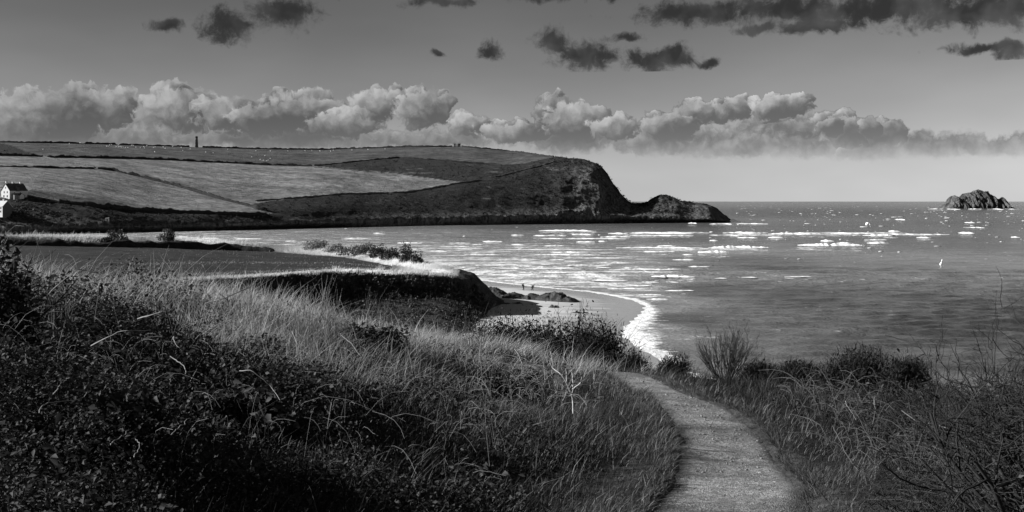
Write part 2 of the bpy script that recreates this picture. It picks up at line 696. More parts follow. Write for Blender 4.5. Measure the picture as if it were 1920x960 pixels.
# surf lines: (left px, right px, py, height px) as seen in the photograph, turned into places on the water
BREAK = [(1000, 1180, 447.5, 2), (1185, 1330, 436, 1.8), (1330, 1460, 440.5, 1.8), (1480, 1700, 436.5, 1.5), (1220, 1420, 467, 2), (960, 1120, 468, 1.8), (1090, 1240, 510, 2.4), (900, 1050, 493, 1.8),
         (1010, 1118, 433, 4), (1140, 1300, 438, 4), (1000, 1062, 441.5, 3), (1072, 1112, 440, 3), (1125, 1182, 444.5, 3), (1185, 1300, 442, 2.5), (958, 982, 441, 2.5), (1080, 1116, 454, 3.5),
         (1122, 1135, 453, 2.5), (1026, 1050, 461, 4), (958, 983, 459, 3), (1042, 1092, 473, 4), (1013, 1105, 478, 4), (1180, 1292, 464.5, 4.5), (1215, 1256, 472, 4.5), (1238, 1262, 461, 3),
         (1282, 1298, 478, 5), (1308, 1366, 473, 6), (1328, 1440, 464, 5.5), (1355, 1440, 437, 4), (1368, 1386, 443, 3), (1382, 1420, 446, 3), (1330, 1346, 451, 2.5),
         (1440, 1548, 439, 5), (1545, 1640, 438.5, 3.5), (1640, 1780, 439.5, 2.5), (1617, 1682, 442, 4), (1538, 1563, 452, 4), (1620, 1662, 450, 3), (1625, 1666, 456, 4), (1495, 1616, 460, 7),
         (1568, 1596, 456, 4), (1665, 1688, 434, 3.5), (1718, 1746, 446, 3.5), (1796, 1826, 437.5, 4.5), (1895, 1912, 445, 3), (1680, 1696, 412.5, 3.5), (1808, 1828, 418, 2.5), (1440, 1468, 445.5, 3),
         (1809, 1846, 427, 2), (1180, 1216, 463.5, 3), (975, 994, 488, 2.5), (1035, 1056, 487.5, 2.5), (1063, 1086, 489.5, 3), (916, 962, 497, 3), (1068, 1096, 498, 3), (1110, 1142, 499, 3.5),
         (1112, 1176, 493, 3), (1187, 1270, 505.5, 5), (1145, 1202, 506.5, 3.5), (1122, 1140, 502.5, 3), (978, 1076, 511, 4), (1080, 1162, 516.5, 4), (932, 972, 516, 2.5), (1221, 1302, 519, 6),
         (1120, 1166, 526, 4), (1058, 1104, 529, 3), (1208, 1230, 529, 3.5), (1186, 1214, 535.5, 3), (1150, 1202, 541.5, 3.5), (1255, 1292, 545, 4), (1200, 1232, 553, 4), (1218, 1246, 561, 4.5),
         (745, 792, 456, 3), (840, 882, 456, 2.5), (885, 906, 459, 2.5), (905, 942, 453, 3), (835, 872, 462, 2.5), (860, 897, 465.5, 2.5), (812, 834, 471, 2.5), (880, 926, 477, 2.5),
         (535, 556, 452, 2), (700, 722, 437.5, 2), (440, 492, 448, 2), (380, 410, 446.5, 2), (640, 690, 447, 2), (330, 352, 444.5, 2), (1330, 1372, 420.3, 2.2), (1290, 1306, 419.4, 4),
         (1380, 1440, 419.5, 2), (1740, 1768, 391.8, 2.2), (1775, 1800, 392.3, 1.5), (1815, 1840, 392.3, 1.8), (1850, 1882, 392.3, 1.6), (1890, 1912, 392.3, 1.5), (905, 960, 503, 2.2), (1000, 1060, 503, 2.5),
         (940, 1000, 486, 2), (1100, 1150, 484, 2.5), (1260, 1300, 487, 2.5), (1340, 1362, 522, 2), (1390, 1420, 520, 1.6), (1470, 1520, 519, 1.4), (1290, 1330, 500, 2.5)]

rs = np.concatenate([np.linspace(95, 165, 18)[:-1], np.arange(165, 420, 1.15), np.exp(np.linspace(math.log(420.0), math.log(60000.0), 215))])
th = np.concatenate([np.linspace(-75, -31, 30)[:-1], np.linspace(-31, 31, 330), np.linspace(31, 75, 30)[1:]])
th = np.radians(th)
RR, TH = np.meshgrid(rs, th, indexing='ij')
sx, sy = RR * np.sin(TH), RR * np.cos(TH)
sz = np.zeros_like(sx)
step = np.maximum(np.gradient(rs)[:, None], RR * (62.0 / 330) * math.pi / 180)
wr = np.random.default_rng(5)
for k in range(27):
    lam = 2.6 * (1.18 ** k)
    a_ = wr.normal(-90, 42)                       # swell runs in from the open sea towards the bay
    kx, ky = math.cos(R(a_)), math.sin(R(a_))
    amp = 0.0165 * min(lam, 8.0) * (1.0 if lam < 40 else 0.5)
    phase = wr.uniform(0, 6.28)
    att = sstep(2.2, 4.5, lam / step)
    gust = 0.6 + 0.6 * vnoise(sx / (lam * 6), sy / (lam * 5), seed=k)
    ph = (sx * kx + sy * ky) * 2 * math.pi / lam + phase
    sz += amp * att * gust * (np.abs(np.sin(ph / 2)) * -2 + 1 if k % 2 else np.sin(ph))
ds, side = dist_poly(sx, sy, SHORE)
land_side = ds * side       # sign checked below
calm = sstep(0, 60, ds)
sz *= 0.15 + 0.85 * calm
sea_px, sea_py = proj(np.stack([sx, sy, np.zeros_like(sx)], -1))

# how frothy the shallow bay is: strongest off the sand bar, fading to the open sea
sh_pts = [(300, 440, .75), (600, 436, .6), (600, 470, .85), (800, 440, .55), (800, 470, .85), (900, 500, .95), (950, 440, .45), (1000, 470, .75), (1000, 520, 1.0),
          (1100, 440, .4), (1100, 480, .7), (1100, 520, .95), (1180, 540, .9), (1200, 500, .75), (1250, 520, .55), (1250, 470, .45), (1300, 500, .35), (1320, 540, .15),
          (1400, 450, .22), (1400, 490, .12), (1300, 600, .12), (1500, 560, .1), (1500, 450, .15), (1700, 450, .08), (1800, 600, .06), (1400, 640, .22), (1280, 650, .35),
          (1250, 620, .45), (1240, 575, .5), (1900, 420, .05), (1500, 400, .05), (1000, 425, .25), (1300, 425, .15), (700, 428, .4), (200, 438, .8), (1600, 660, .12), (1600, 430, .1)]
shw = np.array([np.append(PZ(a, b, 0)[:2], v) for a, b, v in sh_pts])
q = np.stack([np.arctan2(sx, sy), np.log(RR)], -1).reshape(-1, 2)
cpt = np.stack([np.arctan2(shw[:, 0], shw[:, 1]), np.log(np.hypot(shw[:, 0], shw[:, 1]))], -1)
w2 = 1.0 / (((q[:, None, 0] - cpt[None, :, 0]) * 2.2) ** 2 + (q[:, None, 1] - cpt[None, :, 1]) ** 2 + 0.0006) ** 1.7
shallow = (w2 @ shw[:, 2] / w2.sum(1)).reshape(sx.shape)
del w2
swash = np.exp(-ds / (4.0 + 4.2 * np.exp(-((sy - 206) / 28.0) ** 2) * (sx < 60)))
trail = np.zeros_like(sx)
for (a_, b_, py_, h_) in BREAK:
    w_ = sstep(a_ - 14, a_ + 6, sea_px) * sstep(b_ + 14, b_ - 6, sea_px) * np.exp(-((sea_py - py_ - 0.8 * h_) / (1.1 * h_)) ** 2)
    trail = np.maximum(trail, w_ * 0.95)
sea_nf, nr_, nc_ = None, len(rs), len(th)

m_sea, N, out = new_mat('sea_water')
p = wpos(N)
shl = N.m('MAXIMUM', attr(N, 'shallow'), attr(N, 'trail'))
shb = attr(N, 'shallow')
sws = attr(N, 'swash')
# long streaks along the wave crests (crests run left to right)
ps = N.vm('MULTIPLY', p, (0.16, 1.0, 1.0))
n1 = N.noise(N.vm('MULTIPLY', p, (0.85, 1.0, 1.0)), 0.30, 7.0, 0.68)
n2 = N.noise(N.vm('MULTIPLY', p, (0.6, 1.0, 1.0)), 0.085, 6.0, 0.62)
n3 = N.noise(p, 1.3, 4.0, 0.6)
bigp = N.noise(N.vm('MULTIPLY', p, (0.3, 1.0, 1.0)), 0.012, 4.0, 0.55)
lace = N.m('ADD', N.m('MULTIPLY', n1, 0.55), N.m('MULTIPLY', n2, 0.45))
th_ = N.mapr(shl, 0.0, 1.0, 0.70, 0.47)
f_lace = N.mapr(N.m('SUBTRACT', lace, th_), 0.0, 0.10, 0.0, 0.85, True)
th_s = N.mapr(sws, 0.22, 0.80, 0.74, 0.16)
f_swash = N.mapr(N.m('SUBTRACT', N.m('ADD', N.m('MULTIPLY', N.noise(N.vm('MULTIPLY', p, (0.5, 1.0, 1.0)), 0.35, 6.0, 0.65), 0.8), N.m('MULTIPLY', n3, 0.2)), th_s), 0.0, 0.22, 0.0, 1.0, True)
foam = N.m('MAXIMUM', f_lace, f_swash)
# turbid water body over the sand
body = N.mapr(shb, 0.0, 1.0, 0.020, 0.46)
body = N.m('MULTIPLY', body, N.mapr(n2, 0.3, 0.7, 0.65, 1.35))
body = N.m('MULTIPLY', body, N.mapr(bigp, 0.3, 0.7, 0.85, 1.15))
fleck = N.mapr(N.noise(N.vm('MULTIPLY', p, (0.7, 1.0, 1.0)), 0.4, 4.0, 0.6), 0.70, 0.73, 0.0, 0.8)
foam = N.m('MAXIMUM', foam, N.m('MULTIPLY', fleck, N.mapr(bigp, 0.45, 0.6)))
base = N.mixf(foam, body, 0.85)
h = N.m('ADD', N.m('MULTIPLY', n1, 0.55), N.m('MULTIPLY', n3, 0.16))
h = N.m('ADD', h, N.m('MULTIPLY', n2, 1.3))
nb = bump(N, h, 0.9, 1.7)
rough = N.mixf(foam, 0.17, 0.8)
principled(N, out, base, rough, 0.25, nb)

sea = mesh_np('sea', np.stack([sx, sy, sz], -1), grid_faces(nr_, nc_), m_sea, smooth=True,
              attrs={'shallow': shallow, 'swash': swash, 'trail': trail})
tag(sea, 'grey choppy sea with lines of surf reaching to the horizon', 'sea', kind='structure')

# ================================================================== BEACH
bx, by = np.meshgrid(np.arange(-75, 62, 1.4), np.arange(105, 392, 1.4), indexing='xy')
bd, bs = dist_poly(bx, by, SHORE)
SAND_POLY = [tuple(q) for q in SHORE] + [(70, 60), (-90, 60)]
sgn = np.where(in_poly(bx, by, SAND_POLY), 1.0, -1.0)     # positive on the sand side
bz = np.where(sgn > 0, 0.012 + 0.55 * (1 - np.exp(-bd / 26)) + 0.012 * bd, -0.10 * bd - 0.02)
bz += 0.05 * fbm(bx / 7, by / 11, octv=3, seed=3) * sstep(2, 12, bd)
bz -= 0.22 * np.exp(-((bx - PZ(1010, 575, 0)[0]) / 9) ** 2 - ((by - PZ(1010, 577, 0)[1]) / 5) ** 2)   # scoured pool behind the ledge
m_sand, N, out = new_mat('wet_sand')
p = wpos(N)
zz = N.sep(p)[2]
wetn = N.noise(N.vm('MULTIPLY', p, (0.25, 1, 1)), 0.22, 4.0, 0.55)
wet = N.mapr(N.m('SUBTRACT', zz, N.m('MULTIPLY', wetn, 0.5)), -0.05, 0.28, 1.0, 0.0, True)
rip = N.noise(N.vm('MULTIPLY', p, (0.3, 1, 1)), 2.6, 5.0, 0.6)
specks = N.mapr(N.noise(N.vm('MULTIPLY', p, (0.3, 1, 1)), 0.6, 6.0, 0.7), 0.62, 0.72, 1.0, 0.7)
sb = N.m('MULTIPLY', N.mixf(wet, 0.52, 0.40), N.mapr(rip, 0.3, 0.7, 0.9, 1.1))
sb = N.m('MULTIPLY', sb, specks)
principled(N, out, sb, N.mixf(wet, 0.75, 0.16), N.mixf(wet, 0.2, 0.5), bump(N, rip, 0.12, 0.1))
beach = mesh_np('beach', np.stack([bx, by, bz], -1), grid_faces(*bx.shape), m_sand, smooth=True)
tag(beach, 'smooth pale sand spit between the low headland and the surf', 'beach', kind='structure')

# ================================================================== FAR HEADLAND
def wl(py, z=-0.6):
    return ((EYE - z) * F / (py - 377.0), z)


def dz_(py, d):
    return (d, EYE - (py - 377.0) / F * d)


def hcol(w, *rows):
    r = [wl(w)] + [dz_(a, b) for a, b in rows]
    d, z = r[-1]
    return r + [(d + 50, z - 2.5), (d + 170, max(z * 0.72, -1)), (d + 380, -4.0)]


HL = {
    -420: hcol(449, (432, 772), (410, 782), (388, 796), (352, 850), (318, 960), (296, 1080), (268, 1300)),
    -200: hcol(445, (430, 782), (408, 790), (386, 804), (350, 855), (318, 960), (295, 1080), (266.5, 1300)),
    0: hcol(441, (427, 796), (405, 806), (383, 818), (350, 862), (318, 965), (293, 1090), (266.5, 1300)),
    150: hcol(438.5, (426, 812), (405, 824), (386, 842), (352, 910), (322, 1010), (297, 1125), (268.5, 1340)),
    300: hcol(435.5, (425, 858), (408, 868), (396, 888), (360, 985), (325, 1085), (300, 1190), (273.5, 1380)),
    500: hcol(430.5, (421, 928), (408, 938), (397, 955), (368, 1030), (333, 1130), (308, 1235), (279.5, 1430)),
    600: hcol(428, (418, 975), (404, 990), (388, 1012), (364, 1065), (332, 1150), (309, 1248), (280.5, 1445)),
    700: hcol(426, (415, 1032), (399, 1050), (381, 1074), (360, 1115), (327, 1195), (300, 1280), (277.5, 1450)),
    800: hcol(424, (412, 1075), (396, 1092), (376, 1115), (353, 1150), (325, 1210), (299, 1285), (274.2, 1440)),
    870: hcol(423, (411, 1098), (394, 1114), (373, 1134), (347, 1165), (325, 1212), (302, 1280), (274.8, 1430)),
    950: hcol(421.8, (408, 1126), (390, 1142), (366, 1162), (340, 1190), (322, 1222), (308, 1268), (282.5, 1412)),
    1040: hcol(420.7, (406, 1150), (386, 1166), (360, 1184), (333, 1210), (314, 1238), (300, 1268), (294.5, 1330)),
    1100: hcol(420.2, (405, 1164), (384, 1180), (356, 1197), (332, 1218), (316, 1240), (307, 1258), (301.5, 1290)),
    1122: hcol(420, (406, 1170), (386, 1184), (360, 1200), (338, 1220), (323, 1240), (314, 1254), (309, 1272)),
    1140: hcol(419.8, (406, 1176), (390, 1190), (370, 1206), (352, 1224), (340, 1242), (333, 1252), (329, 1262)),
    1153: hcol(419.6, (407, 1180), (394, 1193), (378, 1208), (365, 1224), (357, 1240), (352, 1248), (349, 1256)),
    1168: hcol(419.4, (408, 1184), (398, 1195), (387, 1208), (378, 1222), (372, 1236), (369, 1246), (367, 1252)),
    1186: hcol(419.2, (410, 1190), (402, 1200), (394, 1212), (388, 1224), (384, 1236), (382, 1246), (381, 1252)),
    1208: hcol(419, (410, 1194), (402, 1203), (394, 1214), (388, 1226), (384, 1238), (382, 1248), (381, 1254)),
    1222: hcol(418.9, (410, 1197), (401, 1206), (391, 1217), (383, 1230), (377, 1244), (374, 1254), (372.5, 1260)),
    1240: hcol(418.8, (410, 1200), (400, 1210), (388, 1222), (378, 1236), (370, 1250), (367, 1258), (365, 1264)),
    1262: hcol(418.6, (410, 1204), (401, 1214), (391, 1225), (382, 1238), (375, 1250), (372, 1258), (370, 1264)),
    1278: hcol(418.5, (411, 1208), (403, 1216), (394, 1226), (387, 1238), (381, 1250), (379, 1256), (377.6, 1262)),
    1318: hcol(418.1, (412, 1216), (405, 1222), (397, 1230), (391, 1240), (386, 1250), (384, 1256), (382.5, 1260)),
    1342: hcol(417.8, (413, 1225), (408, 1230), (402, 1237), (397, 1245), (394, 1252), (392.5, 1257), (391, 1262)),
    1357: hcol(417.4, (414.5, 1236), (411.5, 1240), (408.5, 1244), (406, 1248), (404, 1254), (403, 1257), (402, 1262)),
    1370: hcol(417, (416.8, 1245), (416.6, 1247), (416.4, 1249), (416.2, 1251), (416, 1253), (415.8, 1256), (415.6, 1258)),
}
hl_px = np.concatenate([np.linspace(-420, -20, 60)[:-1], np.linspace(-20, 1000, 300)[:-1], np.linspace(1000, 1370, 190)])
hg, hv = loft(HL, hl_px, [14, 16, 16, 18, 18, 16, 18, 6, 8, 8])
hpx, hpy = proj(hg)
HROW = np.repeat(hv[:, None], len(hl_px), 1)
HCOL = np.repeat(hl_px[None, :], len(hv), 0)

SCRUB_TOP = [(-420, 372), (-100, 362), (20, 374), (60, 369), (110, 379), (180, 386), (260, 394), (340, 398), (420, 401), (505, 402), (512, 399), (480, 393),
             (470, 384), (500, 378), (560, 371), (610, 367), (660, 362.5), (700, 363), (760, 361), (790, 356), (850, 345), (862, 341)]
SCRUB_UP = [(862, 341), (800, 334), (740, 325), (690, 321.5), (640, 317), (585, 311), (640, 306), (700, 299.5), (748, 295.5), (800, 298.5), (870, 304), (940, 309.5), (985, 306.5), (1015, 300), (1045, 293)]
poly_scrub = SCRUB_TOP + SCRUB_UP + [(1500, 250), (1500, 700), (-420, 700)]
poly_top = [(-420, 200), (-420, 290), (0, 290.5), (80, 294), (220, 296.5), (330, 300), (480, 308), (585, 311)] + SCRUB_UP[5:] + [(1200, 200)]
is_scrub = in_poly(hpx, hpy, poly_scrub).astype(float)
is_top = in_poly(hpx, hpy, poly_top).astype(float)
knoll = in_poly(hpx, hpy, [(-200, 268), (10, 270), (28, 275), (50, 285), (82, 294), (50, 293), (-200, 292)])
is_scrub[knoll] = 1
is_scrub[HROW > 7.02] = np.where(HCOL[HROW > 7.02] > 1045, 1, 0)
tone = np.where(is_scrub > 0, 0.028, np.where(is_top > 0, 0.075, 0.165))
dk = in_poly(hpx, hpy, [(275, 333), (330, 335), (420, 350), (500, 372), (480, 382), (400, 362), (330, 348)])
tone[dk] = 0.14
lowfield = in_poly(hpx, hpy, [(40, 366), (110, 377), (260, 393), (230, 381), (130, 366), (60, 355)])
tone[lowfield] = 0.075

def blur(a, k=1):
    for _ in range(k):
        b = a.copy()
        b[1:-1, :] = (a[:-2] + a[1:-1] * 2 + a[2:]) / 4
        a = b.copy()
        a[:, 1:-1] = (b[:, :-2] + b[:, 1:-1] * 2 + b[:, 2:]) / 4
    return a

scrub_s = blur(is_scrub, 1)
# relief: crags and gullies on the slopes, gentle unevenness in the fields
X, Y, Z = hg[..., 0], hg[..., 1], hg[..., 2]
cragw = scrub_s * np.where(HROW < 7.5, 1, 0.4)
low = sstep(2.2, 0.6, HROW) * sstep(0.0, 0.25, HROW)
edge = sstep(1372, 1330, HCOL)
g1 = fbm(X / 34, Z / 22, Y / 34, 5, 21, 0.55, True)
g2 = fbm(X / 9, Z / 7, Y / 9, 4, 31, 0.55)
g3 = fbm(X / 5, Z / 14, Y / 5, 4, 41, 0.6, True)
push = (1 + 1.1 * sstep(1000, 1090, HCOL)) * cragw * (3.6 * g1 * edge * sstep(0, 0.6, HROW) + 0.7 * g2 * edge) + low * 2.6 * g3 * (0.3 + 0.7 * edge)
# keep the skyline where it is: the push fades on the top rows over the fields
push *= np.where(HCOL < 1045, sstep(7.0, 6.0, HROW), 1.0)
hg[..., 1] -= push * 0.8
hg[..., 2] += push * 0.16 * np.where(HROW > 6.2, 0.5, 1) + 0.5 * fbm(X / 30, Y / 30, octv=3, seed=9) * sstep(6.9, 6, HROW) * (1 - scrub_s)
rough_edge = np.where((HCOL > 1040) & (HCOL < 1365), 1, 0) * sstep(5.2, 6.6, HROW)
hg[..., 2] += rough_edge * 1.9 * fbm(X / 6, Y / 9, octv=4, seed=77)
rocky = np.clip(low * 1.25 + 0.7 * sstep(1030, 1110, HCOL) * scrub_s * sstep(6.6, 4, HROW), 0, 1)
rocky *= np.where(HCOL < 380, 0.5, 1)

m_head, N, out = new_mat('headland_land')
p = wpos(N)
tn = attr(N, 'tone'); sc_ = attr(N, 'scrub'); rk = attr(N, 'rocky')
fine = N.noise(N.vm('MULTIPLY', p, (0.45, 1.0, 1.0)), 0.26, 6.0, 0.66, dim='3D')
mid = N.noise(N.vm('MULTIPLY', p, (0.5, 1.0, 1.4)), 0.045, 5.0, 0.6, dim='3D')
streak = N.noise(N.vm('MULTIPLY', p, (0.12, 1.0, 1.0)), 0.1, 5.0, 0.65, dim='3D')
fld = N.m('MULTIPLY', tn, N.mapr(fine, 0.32, 0.68, 0.35, 1.65))
fld = N.m('MULTIPLY', fld, N.mapr(mid, 0.32, 0.68, 0.62, 1.38))
fld = N.m('MULTIPLY', fld, N.mapr(streak, 0.35, 0.65, 0.85, 1.15))
outc = N.mapr(N.m('MULTIPLY', N.noise(N.vm('MULTIPLY', p, (0.35, 0.7, 1.5)), 0.08, 7.0, 0.7, dim='3D'), 1.0), 0.585, 0.66, 0.0, 1.0, True)
scb = N.m('ADD', N.m('MULTIPLY', tn, N.mapr(fine, 0.3, 0.7, 0.5, 1.5)), N.m('MULTIPLY', outc, 0.07))
strata = N.noise(N.vm('MULTIPLY', p, (1.3, 1.0, 0.35)), 0.16, 7.0, 0.72, 1.5, dim='3D')
rck = N.mapr(strata, 0.40, 0.66, 0.035, 0.24)
scb = N.mixf(rk, scb, rck)
basec = N.mixf(sc_, fld, scb)
hh = N.m('ADD', N.m('MULTIPLY', fine, 1.0), N.m('MULTIPLY', strata, 1.4))
principled(N, out, basec, 0.95, 0.1, bump(N, hh, 0.8, 1.6))
headland = mesh_np('headland', hg, grid_faces(len(hv), len(hl_px)), m_head, smooth=True,
                   attrs={'tone': tone, 'scrub': scrub_s, 'rocky': rocky})
tag(headland, 'long dark headland with pasture above and a rounded cliff end', 'headland', kind='structure')


def hl_point(px, py):
    """point of the headland surface seen at a photograph pixel"""
    j = int(np.clip(np.searchsorted(hl_px, px), 1, len(hl_px) - 1))
    t = (px - hl_px[j - 1]) / (hl_px[j] - hl_px[j - 1])
    colm = hg[:, j - 1] * (1 - t) + hg[:, j] * t
    n = int(np.searchsorted(hv, 7.0)) + 1
    yy = proj(colm)[1][:n]
    k = int(np.argmax(yy <= py)) if np.any(yy <= py) else n - 1
    k = max(k, 1)
    u = np.clip((yy[k - 1] - py) / max(yy[k - 1] - yy[k], 1e-6), 0, 1)
    return colm[k - 1] * (1 - u) + colm[k] * u


# ================================================================== LOW HEADLAND with the dark field
def pc(near, slope, lip, fn, ff, vt, back=16.0):
    def q(s):
        return ((EYE - s[1]) * F / (s[0] - 377.0), s[1])
    a = [q(near), q(slope), q(lip), q(fn), q(ff), q(vt)]
    a = [(a[0][0] - 75, 0.2)] + a
    d, z = a[-1]
    return a + [(d + 5, z - 1.0), (d + back, max(z - 6, -0.6)), (d + back + 14, -2.0)]


LC = {
    -350: pc((640, 6), (580, 9), (535, 12), (523, 12), (457, 13.4), (445, 15)),
    0: pc((640, 5), (580, 8.5), (533, 11.8), (522, 11.7), (459, 12.6), (443, 14.8)),
    150: pc((630, 4), (575, 8), (531, 11.4), (522, 11.2), (462, 12), (443, 14.3)),
    330: pc((620, 3), (565, 7.5), (527, 10.8), (520, 10.6), (466, 11), (446, 13.2)),
    450: pc((612, 2.5), (560, 6.5), (521, 10.4), (515, 10.0), (470, 10), (455, 12)),
    505: pc((608, 2.3), (558, 6.2), (518, 10.2), (512, 9.8), (472, 9.7), (461, 10.8)),
    560: pc((605, 2.1), (556, 6), (513, 10.05), (509, 9.55), (476, 9.5), (464, 10.4)),
    640: pc((650, 1.6), (554, 5.6), (509, 9.85), (504, 9.2), (482, 9.2), (473, 10.0)),
    740: pc((650, 1.2), (552, 5.2), (513, 9.2), (507, 8.95), (499, 8.95), (487, 9.7)),
    800: pc((645, 1.0), (553, 4.9), (515, 8.9), (512, 8.85), (507, 8.95), (497, 9.3)),
    838: pc((634, 0.9), (555, 4.6), (517, 8.6), (513, 8.65), (509, 8.75), (504, 8.85)),
    866: pc((620, 0.8), (560, 3.9), (523, 7.9), (516, 8.05), (511, 8.1), (507, 8.1)),
    890: pc((606, 0.7), (566, 2.9), (535, 6.3), (525, 6.9), (519, 7.1), (516, 7.0)),
    908: pc((596, 0.6), (570, 2.0), (550, 4.4), (540, 5.1), (534, 5.3), (532, 5.2)),
    924: pc((578, 0.6), (571, 1.3), (562, 2.2), (556, 2.8), (552, 3.1), (550, 3.1)),
    945: pc((572, 0.35), (570, 0.5), (568, 0.7), (566, 0.9), (565, 0.95), (564, 0.9)),
}
lc_px = np.concatenate([np.linspace(-350, 0, 70)[:-1], np.linspace(0, 945, 330)])
lg, lv = loft(LC, lc_px, [6, 16, 22, 5, 18, 10, 5, 8, 6])
LROW = np.repeat(lv[:, None], len(lc_px), 1)
LCOL = np.repeat(lc_px[None, :], len(lv), 0)
X, Y, Z = lg[..., 0], lg[..., 1], lg[..., 2]
face = np.clip(sstep(1.0, 1.6, LROW) * sstep(3.4, 2.6, LROW) + sstep(835, 880, LCOL) * sstep(0.8, 1.3, LROW), 0, 1)
pu = face * (1.5 * fbm(X / 5, Y / 5, Z / 3, 4, 51, 0.55, True) + 0.8 * fbm(X / 1.8, Y / 1.8, Z / 1.2, 4, 61))
ridgew = sstep(835, 875, LCOL) * sstep(0.9, 1.5, LROW)
lg[..., 1] -= pu * 0.9 * sstep(6.4, 5.4, LROW)
lg[..., 2] += pu * 0.12 + ridgew * 0.55 * fbm(X / 2.2, Y / 2.2, octv=4, seed=71) * sstep(945, 925, LCOL)
fieldm = sstep(3.75, 4.1, LROW) * sstep(5.02, 4.9, LROW) * sstep(770, 745, LCOL)
lg[..., 2] += (1 - fieldm) * sstep(2.6, 3.2, LROW) * 0.25 * fbm(X / 3, Y / 3, octv=3, seed=81) * sstep(840, 800, LCOL)
lp_px, lp_py = proj(lg)
verge = sstep(4.92, 5.15, LROW) * sstep(480, 540, LCOL) * sstep(868, 835, LCOL)
lipn = 0.85 + 0.8 * fbm(X / 4.0, Y / 4.0, octv=3, seed=87)
verge = np.maximum(verge, np.clip(lipn, 0.1, 1) * sstep(2.8, 3.0, LROW) * sstep(4.05, 3.85, LROW) * sstep(240, 330, LCOL) * sstep(868, 838, LCOL))
verge = np.maximum(verge, sstep(3.6, 4.0, LROW) * sstep(735, 765, LCOL) * sstep(868, 838, LCOL))
verge = np.maximum(verge, sstep(5.3, 5.9, LROW) * sstep(510, 480, LCOL))
ltone = 0.042 - 0.006 * fieldm
ltone = ltone * (1 - verge) + verge * 0.46
lrock = np.clip(sstep(850, 895, LCOL) * 0.9 + 0.25 * face, 0, 1) * (1 - verge)
m_low, N, out = new_mat('low_headland_land')
p = wpos(N)
tn = attr(N, 'tone'); rk = attr(N, 'rocky')
fine = N.noise(p, 1.6, 6.0, 0.65, dim='3D')
mid = N.noise(p, 0.13, 5.0, 0.6, dim='3D')
lin = N.noise(N.vm('MULTIPLY', p, (0.35, 1.0, 1.0)), 0.5, 4.0, 0.6, dim='3D')
c = N.m('MULTIPLY', tn, N.mapr(fine, 0.3, 0.7, 0.62, 1.38))
c = N.m('MULTIPLY', c, N.mapr(mid, 0.3, 0.7, 0.6, 1.4))
c = N.m('MULTIPLY', c, N.mapr(lin, 0.35, 0.65, 0.88, 1.12))
strata = N.noise(N.vm('MULTIPLY', p, (0.5, 0.5, 1.6)), 0.8, 7.0, 0.7, 1.2, dim='3D')
rck = N.mapr(strata, 0.45, 0.72, 0.022, 0.12)
c = N.mixf(rk, c, rck)
principled(N, out, c, 0.95, 0.1, bump(N, N.m('ADD', fine, strata), 0.9, 0.5))
low_land = mesh_np('low_headland', lg, grid_faces(len(lv), len(lc_px)), m_low, smooth=True, attrs={'tone': ltone, 'rocky': lrock})
tag(low_land, 'low headland with a dark field and a shaded cliff above the sand', 'headland', kind='structure')


def lc_point(px, row):
    j = int(np.clip(np.searchsorted(lc_px, px), 1, len(lc_px) - 1))
    t = (px - lc_px[j - 1]) / (lc_px[j] - lc_px[j - 1])
    cm = lg[:, j - 1] * (1 - t) + lg[:, j] * t
    return np.array([np.interp(row, lv, cm[:, k]) for k in range(3)])


def lc_points(px, row):
    px = np.asarray(px, float); row = np.asarray(row, float)
    j = np.clip(np.searchsorted(lc_px, px), 1, len(lc_px) - 1); t = ((px - lc_px[j - 1]) / (lc_px[j] - lc_px[j - 1]))[:, None]
    i = np.clip(np.searchsorted(lv, row), 1, len(lv) - 1); u = ((row - lv[i - 1]) / (lv[i] - lv[i - 1]))[:, None]
    return (lg[i - 1, j - 1] * (1 - t) + lg[i - 1, j] * t) * (1 - u) + (lg[i, j - 1] * (1 - t) + lg[i, j] * t) * u

# ================================================================== NEAR HILLSIDE
G = []
for px, py, d, dzv in [
    (0, 960, 4, .25), (0, 700, 6, .3), (0, 530, 10, .45), (-300, 700, 6, .2), (-300, 520, 11, .3),
    (240, 960, 4.4, .25), (240, 700, 7, .3), (240, 522, 13, .42),
    (480, 960, 5, .25), (480, 700, 8.5, .3), (480, 533, 16, .45),
    (640, 960, 5.6, .2), (640, 720, 9.5, .3), (640, 566, 19, .47),
    (800, 960, 6.3, .2), (800, 800, 9, .25), (800, 695, 15, .35), (800, 614, 25, .45),
    (1000, 960, 7.4, .15), (1000, 800, 10.3, .2), (1000, 712, 16, .3), (1000, 652, 25, .4),
    (1120, 960, 8.2, .06), (1170, 860, 10.3, .08), (1180, 790, 12.3, .1), (1120, 730, 15.5, .18), (1090, 692, 21, .3), (1150, 690, 23, .3),
    (1215, 960, 9.0, 0), (1268, 860, 11.0, 0), (1262, 800, 12.7, 0), (1215, 740, 15, 0), (1150, 702, 18, 0),
    (1480, 960, 9.3, 0), (1470, 900, 10.3, 0), (1430, 810, 12.8, 0), (1330, 750, 15, 0), (1240, 712, 17.5, 0), (1175, 697, 19, 0),
    (1530, 900, 10, .0), (1490, 800, 13, .05), (1400, 742, 15.8, .05), (1290, 702, 18.5, .08), (1220, 686, 21, .1),
    (1620, 960, 8, .2), (1700, 900, 8.2, .4), (1920, 960, 5.5, .5), (1920, 850, 7.5, .55), (1600, 800, 12.2, .3), (1600, 725, 16, .3),
    (1500, 694, 19, .3), (1400, 684, 21.5, .25), (1300, 684, 23, .2), (1750, 745, 13, .45), (1920, 790, 10, .5), (1650, 695, 19, .3)]:
    v = P(px, py, d)
    G.append((v[0], v[1], v[2] - dzv))
